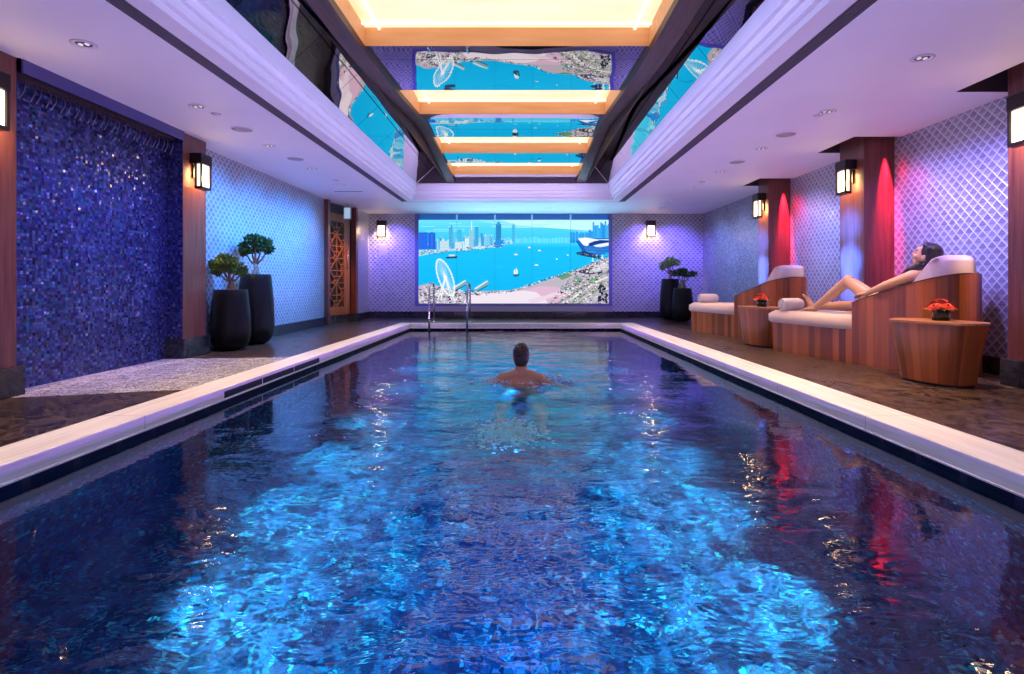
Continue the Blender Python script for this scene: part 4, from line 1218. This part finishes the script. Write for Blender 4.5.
# swimmer, seen from behind --------------------------------------------
sw = thing('swimming_person', 'person with short dark hair swimming away in the pool, arms spread', 'person', (SWX-.01, SWY, WZ))
hb = MB(); V = lambda x, y, z: Vector((x, y, z - WZ - .035))
head(hb, V(0,.0,.135), (0,1,.10), (0,-.10,1), 1.0)
hb.cap(V(0,-.03,.06), V(0,-.07,-.05), .058, .066)
hb.cap(V(-.06,-.075,-.035), V(-.185,-.09,-.075), .058, .062); hb.cap(V(.06,-.075,-.035), V(.185,-.09,-.075), .058, .062)
R_ = Matrix.Rotation(.55, 3, 'X')
hb.ell(V(0,-.16,-.175), .185, .20, .098, Matrix.Rotation(.40, 3, 'X'), 22, 14)
hb.ell(V(-.075,-.09,-.085), .085, .10, .052, Matrix.Rotation(.40, 3, 'X')); hb.ell(V(.075,-.09,-.085), .085, .10, .052, Matrix.Rotation(.40, 3, 'X'))
hb.cap(V(0,-.28,-.26), V(0,-.52,-.34), .145, .135, 18)
hb.cap(V(-.05,-.52,-.31), V(.05,-.52,-.31), .125, .125)
for s in (-1, 1):
    hb.cap(V(s*.185,-.09,-.085), V(s*.39,-.20,-.185), .058, .045); hb.cap(V(s*.39,-.20,-.185), V(s*.58,-.40,-.215), .045, .028)
    hand(hb, V(s*.58,-.40,-.215), (s*.6,-.7,-.12), (0,.1,1), (s*.5,.6,0), .25)
    hb.cap(V(s*.085,-.58,-.33), V(s*.17,-.98,-.40), .088, .058); hb.cap(V(s*.17,-.98,-.40), V(s*.15,-1.36,-.47), .055, .036)
    hb.ell(V(s*.15,-1.34,-.47), .04, .05, .04); hb.cap(V(s*.15,-1.38,-.47), V(s*.17,-1.56,-.50), .036, .022)
body(hb, 'swimmer_body', skin('swimmer_skin', (.52,.27,.17)), sw, .0085, 5)
hh = MB(); hq = MB()
hh.ell(V(0,-.018,.175), .083, .100, .092, None, 24, 16); hh.ell(V(0,-.052,.115), .072, .066, .085, None, 20, 14)
rnd = random.Random(4)
for k in range(70):
    a, b_ = rnd.uniform(0,2*pi), rnd.uniform(.1,1.3); p = Vector((sin(b_)*cos(a)*.080, -.018+sin(b_)*sin(a)*.097, .175+cos(b_)*.089-WZ-.035)); d = (p - Vector((0,-.018,.125-WZ))).normalized()
    hh.cap(p, p + d*.009 + Vector((rnd.uniform(-.012,.012), rnd.uniform(-.012,.012), .002)), .007, .003, 6)
body(hh, 'short_hair', HAIR, sw, .006, 2)
tk = MB(); tk.cap(V(0,-.44,-.265), V(0,-.56,-.325), .150, .146, 18)
for s in (-1, 1): tk.cap(V(s*.085,-.58,-.33), V(s*.125,-.78,-.365), .100, .092)
body(tk, 'swim_trunks', simple('teal_trunks', (.02,.24,.27), .6), sw, .009, 4)
sp2 = MB(); rnd = random.Random(21)
for k in range(150):
    a = rnd.uniform(0,2*pi); r = abs(rnd.gauss(.30,.09)); x = cos(a)*r*1.15; y = -.10 + sin(a)*r*.75
    zz = WZ + wave(SWX+x, SWY+y) + abs(rnd.gauss(0,.012)) ; q = rnd.uniform(.004,.010)
    sp2.ell((SWX+x, SWY+y, zz), q*rnd.uniform(1.,2.2), q, q*.8, None, 8, 5)
WHITEW = M('water_droplet', .05, 0., .6, (.8,.9,1.)); WHITEW.set('Transmission Weight', .1)
tag(sp2.build('water_droplets', WHITEW.m, None, True), "white splash droplets on the water around the swimmer's shoulders", 'splash', None, 'stuff')
bb = MB()
for k in range(1100):
    c = Vector((SWX - .09 + rnd.gauss(0,.10), SWY - 1.85 + rnd.gauss(0,.15), WZ - .07 + rnd.gauss(0,.03))); q = rnd.uniform(.005,.016)
    if c.z > WZ - .02: continue
    bb.ell(c, q, q, q*.8, None, 8, 5)
tag(bb.build('kick_bubbles', simple('turquoise_bubble', (.75,1.,.97), .3), None, True), "turquoise cloud of bubbles under water behind the swimmer's feet", 'bubbles', None, 'stuff')

# woman on the lounger ---------------------------------------------------
wm = thing('reclining_person', 'person in dark swimsuit lying on the lounger, one knee raised', 'person', lw(FOOT1, 1.45, .24, .0))
wo_ = Vector(wm.location)
Lp = lambda t, w, z: lw(FOOT1, t, w, z) - wo_
DT = Vector((LDX,-LDY,0)); DW_ = Vector((LDY,LDX,0)); UP = Vector((0,0,1))
b = MB()
hc = Lp(1.81,.215,1.078)
Fd = (-DT*.80 - DW_*.40 + UP*.40); Ud = UP*.9 + DT*.45
q, RH = head(b, hc, Fd, Ud, 1.03)
b.cap(Lp(1.8,.22,1.01), Lp(1.785,.225,.93), .048, .056)
b.cap(Lp(1.795,.20,.915), Lp(1.77,.085,.885), .056, .057); b.cap(Lp(1.795,.26,.915), Lp(1.765,.385,.885), .056, .057)
tilt = Matrix((DW_, (DT*.60+UP*.80), (DT*-.80+UP*.60))).transposed()
b.ell(Lp(1.69,.235,.80), .155, .20, .098, tilt, 22, 14)
for w in (.17,.30): b.ell(Lp(1.62,w,.825), .058, .062, .055, tilt)
b.cap(Lp(1.645,.235,.745), Lp(1.475,.235,.63), .112, .112, 18)
b.cap(Lp(1.399,.17,.60), Lp(1.399,.31,.60), .108, .108, 18)
# raised near leg
b.cap(Lp(1.357,.165,.61), Lp(0.99,.15,.850), .090, .060, 16); b.cap(Lp(0.99,.15,.850), Lp(0.8,.15,.72), .057, .053, 14); b.cap(Lp(0.82,.15,.73), Lp(0.555,.145,.562), .053, .034, 14)
b.ell(Lp(0.54,.145,.538), .034, .040, .034); b.cap(Lp(0.535,.145,.532), Lp(0.41,.13,.522), .032, .022)
for k in range(5): b.cap(Lp(0.41,.11+.013*k,.520), Lp(.366-.006*(k<2)+.006*k,.107+.014*k,.514), .011-.0006*k, .0085-.0006*k, 10)
# straight far leg
b.cap(Lp(1.357,.32,.61), Lp(0.92,.35,.580), .088, .058, 16); b.cap(Lp(0.92,.35,.580), Lp(0.68,.34,.570), .055, .053, 14); b.cap(Lp(0.7,.34,.570), Lp(0.31,.33,.550), .052, .034, 14)
b.ell(Lp(0.285,.33,.534), .036, .036, .034); b.cap(Lp(0.28,.33,.545), Lp(0.205,.325,.655), .032, .024)
for k in range(5): b.cap(Lp(0.205,.30+.012*k,.652), Lp(.175+.003*k,.295+.0135*k,.69-.005*k), .011-.0006*k, .0085-.0006*k, 10)
# near arm along the rim, far arm towards the lap
b.cap(Lp(1.77,.075,.885), Lp(1.57,-.005,.800), .052, .040, 14); b.cap(Lp(1.57,-.005,.800), Lp(1.34,.02,.722), .039, .026, 14)
hand(b, Lp(1.34,.02,.722), -DT*1. - UP*.20, UP*1. - DT*.2, DW_, .32)
b.cap(Lp(1.765,.395,.885), Lp(1.525,.47,.72), .050, .040, 14); b.cap(Lp(1.525,.47,.72), Lp(1.28,.40,.675), .039, .026, 14)
hand(b, Lp(1.28,.40,.675), -DT*1. - DW_*.35 - UP*.15, UP, -DW_, .3)
loc = lambda v: tuple(v)
body(b, 'reclining_body', skin('woman_skin', (.72,.41,.22), [(loc(q(0,.094,-.057)), .024, (.45,.10,.09)), (loc(q(-.032,.086,.004)), .016, (.18,.08,.06)), (loc(q(.032,.086,.004)), .016, (.18,.08,.06)), (loc(q(-.034,.09,.034)), .013, (.08,.04,.03)), (loc(q(.034,.09,.034)), .013, (.08,.04,.03))]), wm, .0058, 3)
h = MB()
h.ell(q(0,-.022,.036), .084, .096, .093, RH, 22, 14); h.ell(q(0,.020,.090), .060, .050, .030, RH); h.ell(q(0,-.065,-.03), .074, .060, .080, RH, 20, 12)
for s in (-1, 1):
    h.cap(q(s*.060,-.012,.075), q(s*.074,-.05,-.03), .026, .028); h.cap(q(s*.074,-.05,-.03), q(s*.078,-.055,-.11), .028, .026)
# long lock over the near shoulder to the chest
h.tube([q(.076,-.06,-.06), Lp(1.8,.125,.975), Lp(1.745,.11,.945), Lp(1.675,.11,.90), Lp(1.615,.12,.87)], [.034,.040,.040,.034,.014], 12)
h.tube([q(.06,-.05,-.08), Lp(1.825,.16,.97), Lp(1.755,.155,.945), Lp(1.695,.15,.90)], [.03,.035,.03,.012], 12)
body(h, 'long_hair', HAIR, wm, .006, 3)
s_ = MB(); s_.ell(Lp(1.675,.235,.785), .160, .165, .104, tilt, 22, 14)
for w in (.17,.30): s_.ell(Lp(1.617,w,.823), .063, .066, .060, tilt)
s_.cap(Lp(1.635,.235,.74), Lp(1.475,.235,.63), .118, .117, 18); s_.cap(Lp(1.404,.18,.602), Lp(1.404,.30,.602), .113, .113, 18)
for w in (.155,.315): s_.tube([Lp(1.645,w,.90), Lp(1.745,w,.955), Lp(1.815,w,.94)], .010, 8)
body(s_, 'swimsuit', simple('dark_brown_swimsuit', (.05,.025,.02), .55), wm, .0065, 3)
# ------------------------------------------------------------------ light
def lamp(kind, name, loc, energy, col, target=None, size=.1, angle=60, blend=.5, size_y=None, spread=None):
    L = bpy.data.lights.new(name, kind); L.energy = energy; L.color = col
    o = bpy.data.objects.new(name, L); COL.objects.link(o); o.location = loc
    if kind == 'SPOT': L.spot_size = D2R(angle); L.spot_blend = blend; L.shadow_soft_size = size
    elif kind == 'POINT': L.shadow_soft_size = size
    elif kind == 'AREA':
        L.size = size
        if size_y: L.shape = 'RECTANGLE'; L.size_y = size_y
        if spread: L.spread = D2R(spread)
    if target is not None:
        o.rotation_euler = (Vector(target) - Vector(loc)).to_track_quat('-Z', 'Y').to_euler()
    return o
def caustic(L, seed):
    """ripple pattern put into an added underwater spot: bright wavering lines in the beam"""
    L.use_nodes = True; t = L.node_tree; em = t.nodes['Emission']
    tc = t.nodes.new('ShaderNodeTexCoord'); mp = t.nodes.new('ShaderNodeMapping'); mp.inputs['Location'].default_value = (seed, seed*.7, 0)
    nz = t.nodes.new('ShaderNodeTexNoise'); nz.inputs['Scale'].default_value = 5.; nz.inputs['Detail'].default_value = 2.
    t.links.new(tc.outputs['Normal'], mp.inputs['Vector']); t.links.new(mp.outputs[0], nz.inputs['Vector'])
    mx = t.nodes.new('ShaderNodeMixRGB'); mx.blend_type = 'ADD'; mx.inputs[0].default_value = .30
    t.links.new(mp.outputs[0], mx.inputs[1]); t.links.new(nz.outputs['Color'], mx.inputs[2])
    vo = t.nodes.new('ShaderNodeTexVoronoi'); vo.feature = 'DISTANCE_TO_EDGE'; vo.inputs['Scale'].default_value = 9.
    t.links.new(mx.outputs[0], vo.inputs['Vector'])
    mr = t.nodes.new('ShaderNodeMapRange'); mr.inputs[1].default_value = 0.; mr.inputs[2].default_value = .16; mr.inputs[3].default_value = 1.; mr.inputs[4].default_value = 0.
    t.links.new(vo.outputs['Distance'], mr.inputs[0])
    pw = t.nodes.new('ShaderNodeMath'); pw.operation = 'POWER'; pw.inputs[1].default_value = 2.5; t.links.new(mr.outputs[0], pw.inputs[0])
    ma = t.nodes.new('ShaderNodeMath'); ma.operation = 'MULTIPLY_ADD'; ma.inputs[1].default_value = 3.2; ma.inputs[2].default_value = .30; t.links.new(pw.outputs[0], ma.inputs[0])
    t.links.new(ma.outputs[0], em.inputs['Strength'])
WARM = (1., .62, .26)
for (loc, rz, lab) in sconces:
    d = Vector((sin(rz), -cos(rz), 0))
    p = Vector(loc) + d*.045
    lamp('SPOT', 'sconce_lamp', p + Vector((0,0,-.02)), 120., WARM, p + Vector((0,0,-1)) - d*.02, .02, 120, .8)
    p2 = Vector(loc) + d*.20
    lamp('POINT', 'sconce_glow', p2 + Vector((0,0,-.15)), 2.2, WARM, None, .04)
# magenta wall-grazers in the ceiling notches, on the pillar faces towards the camera
for (y0, y1) in PILRR[1:]:
    lamp('SPOT', 'magenta_grazer', (WR-.12, y0-.055, CEIL-.0), 2000., (1.,.03,.13), (WR-.07, y0+.02, 1.0), .008, 22, 1.)
    lamp('SPOT', 'magenta_spill', (WR-.22, y0-.30, CEIL-.02), 50., (1.,.04,.30), (WR, y0-.55, 1.2), .02, 50, 1.)
lamp('SPOT', 'magenta_grazer', (PL+.06, 4.05, CEIL+.02), 10., (1.,.10,.2), (PL, 3.9, 1.), .02, 50, .9)
# violet and blue wall washers (recessed along the ceiling edge)
for Y in (4.6, 5.15, 5.7): lamp('SPOT', 'violet_washer', (WL+.95, Y, CEIL-.03), 100., (.11,.16,1.), (WL, Y+.05, .75), .04, 75, 1.)
for Y in (7.0, 8.0, 9.0, 9.9): lamp('SPOT', 'blue_wash_spot', (WL+1.3, Y, CEIL-.03), 440., (.03,.28,1.), (WL, Y+.1, 1.2), .04, 85, 1.)
for Y in (4.75, 5.3, 5.9): lamp('SPOT', 'violet_washer', (WR-1.05, Y, CEIL-.03), 190., (.30,.24,1.), (WR, Y, 1.25), .04, 80, 1.)
for Y in (7.3, 8.2): lamp('SPOT', 'violet_washer', (WR-1.0, Y, CEIL-.03), 170., (.27,.27,1.), (WR, Y, 1.25), .04, 80, 1.)
for Y in (9.8, 10.9, 12.0): lamp('SPOT', 'blue_wash_spot', (WR-1.1, Y, CEIL-.03), 90., (.22,.42,1.), (WR, Y, 1.25), .04, 85, 1.)
for X in (-3.1, 2.9, 3.7): lamp('SPOT', 'violet_washer', (X, YB-1.1, CEIL-.03), 260., (.17,.12,1.), (X, YB, 1.1), .04, 85, 1.)
# mid-air spots without fittings, added to turn the pillar faces blue
for (y0, y1) in PILRR[1:]:
    for z, e in ((1.55, 700.), (1.12, 1700.), (.80, 1300.)):
        lamp('SPOT', 'blue_wash_spot', (PR-.80, (y0+y1)/2+.27, z), e*.75, (.03,.15,1.), (PR, (y0+y1)/2+.06, z-.04), .03, 38, 1.)
# downlights over the loungers and decks
for X, Y, e in ((2.93,4.10,260),(2.93,5.38,240),(2.93,6.86,190),(2.93,8.28,140),(2.93,9.70,110),(-3.02,3.86,50),(-3.02,5.22,130),(-3.02,6.70,35),(-3.02,8.05,40),(-3.02,9.35,40)):
    lamp('SPOT', 'downlight_beam', (X, Y, CEIL-.02), e, (1.,.60,.36), (X, Y, 0), .03, 70, .8)
for X, Y in ((-3.05,10.6),(-2.95,12.1),(2.55,12.3)): lamp('SPOT', 'downlight_beam', (X, Y, CEIL-.02), 26., (1.,.86,.8), (X, Y, 0), .01, 16, .3)
# lilac fill strips floating over the water, added for ceiling and coping faces
for X in (-1.98, 1.72):
    o = lamp('AREA', 'coping_fill', (X, 5.8, -.07), 70., (.58,.42,1.), None, .03, size_y=10.5); o.rotation_euler = (0, pi + (.20 if X < 0 else -.20), 0)
for X in (-2.20, 1.94):
    o = lamp('AREA', 'coping_fill', (X, 5.8, -.072), 11., (.34,.10,1.), None, .02, size_y=10.5); o.rotation_euler = (0, pi + (.15 if X < 0 else -.15), 0)
for X in (-2.372, 2.015):
    o = lamp('AREA', 'slot_fill', (X, 5.6, CEIL+.0), 52., (1.,.78,.68), None, .05, size_y=11.2, spread=62); o.rotation_euler = (0, 0, 0)  # warm strips added inside the air slots to brighten the coping
for xp in (462, 502, 544, 586):
    X = (xp - VX)*13.25/F
    lamp('SPOT', 'sill_uplight', (X, YB-.06, .33), 200., (.30,.72,1.), (X, YB-1.1, CEIL), .02, 70, 1.)
for Y in (1.6, 3.2, 5.0, 7.5):
    lamp('SPOT', 'pool_fill', (-.1, Y, WZ-.05), 115., (.0,.26,1.), (-.1, Y, DEEP), .1, 150, 1.)  # unseen fill spots below the surface, added to blue the floor
for X, rz in ((BL[0]-.01, 1), (BR[1]+.01, -1)):
    o = lamp('AREA', 'cornice_fill', (X, 4.8, BZ-.16), 17., (.46,.46,1.), None, .015, size_y=12., spread=100); o.rotation_euler = (0, rz*pi/2, 0)  # strips without fittings, added in the coffer to brighten the cornice steps
o = lamp('AREA', 'cornice_fill', ((LX+RX)/2, FYc-.75, BZ-.16), 5., (.6,.5,1.), None, 3.2, size_y=.015, spread=100); o.rotation_euler = (pi/2, 0, 0)
lamp('SPOT', 'door_fill', (-3.0, 11.0, CEIL-.05), 200., (1.,.42,.12), (-3.82, 11.55, 1.1), .03, 50, 1.)  # unseen warm spot added to brighten the lattice door
# unseen underwater spots, added to make the bright patches on the pool floor
for Y, e in ((1.2, 240), (1.9, 260), (2.7, 330), (3.5, 330), (4.3, 260), (5.2, 170), (6.4, 200), (7.6, 200), (8.8, 200), (10., 200)):
    for sx, xx in ((-1, PIN[0][0]+.07), (1, PIN[3][0]-.14)):
        o = lamp('SPOT', 'pool_patch_fill', (xx, Y, -.45), e*1.75, (.32,1.,.98), (xx - sx*1.08, Y+.05, DEEP), .012, 43, 1.)
        caustic(o.data, Y*3.7 + sx)
# world: lilac fill light, let in by leaving the hall open behind the camera
w = bpy.data.worlds.new('hall'); SC.world = w; w.use_nodes = True
bg = w.node_tree.nodes['Background']; bg.inputs[0].default_value = (.45,.33,.60,1); bg.inputs[1].default_value = 1.05

# ------------------------------------------------------------------ camera and view
cam = bpy.data.cameras.new('camera'); co_ = bpy.data.objects.new('camera', cam); COL.objects.link(co_)
co_.location = (0, 0, CH); co_.rotation_euler = (pi/2, 0, 0)
cam.sensor_width = 36.; cam.lens = 36.*F/1024.; cam.sensor_fit = 'HORIZONTAL'
cam.shift_x = -(VX-512)/1024.; cam.shift_y = -(337-HZ)/1024.
cam.clip_start = .05
SC.camera = co_
SC.view_settings.view_transform = 'Standard'; SC.view_settings.look = 'None'
SC.view_settings.exposure = 0.; SC.view_settings.gamma = 1.; SC.view_settings.use_curve_mapping = False
SC.cycles.max_bounces = 8; SC.cycles.diffuse_bounces = 3; SC.cycles.glossy_bounces = 5; SC.cycles.transmission_bounces = 6
SC.cycles.sample_clamp_indirect = 6.
SC.cycles.use_denoising = True
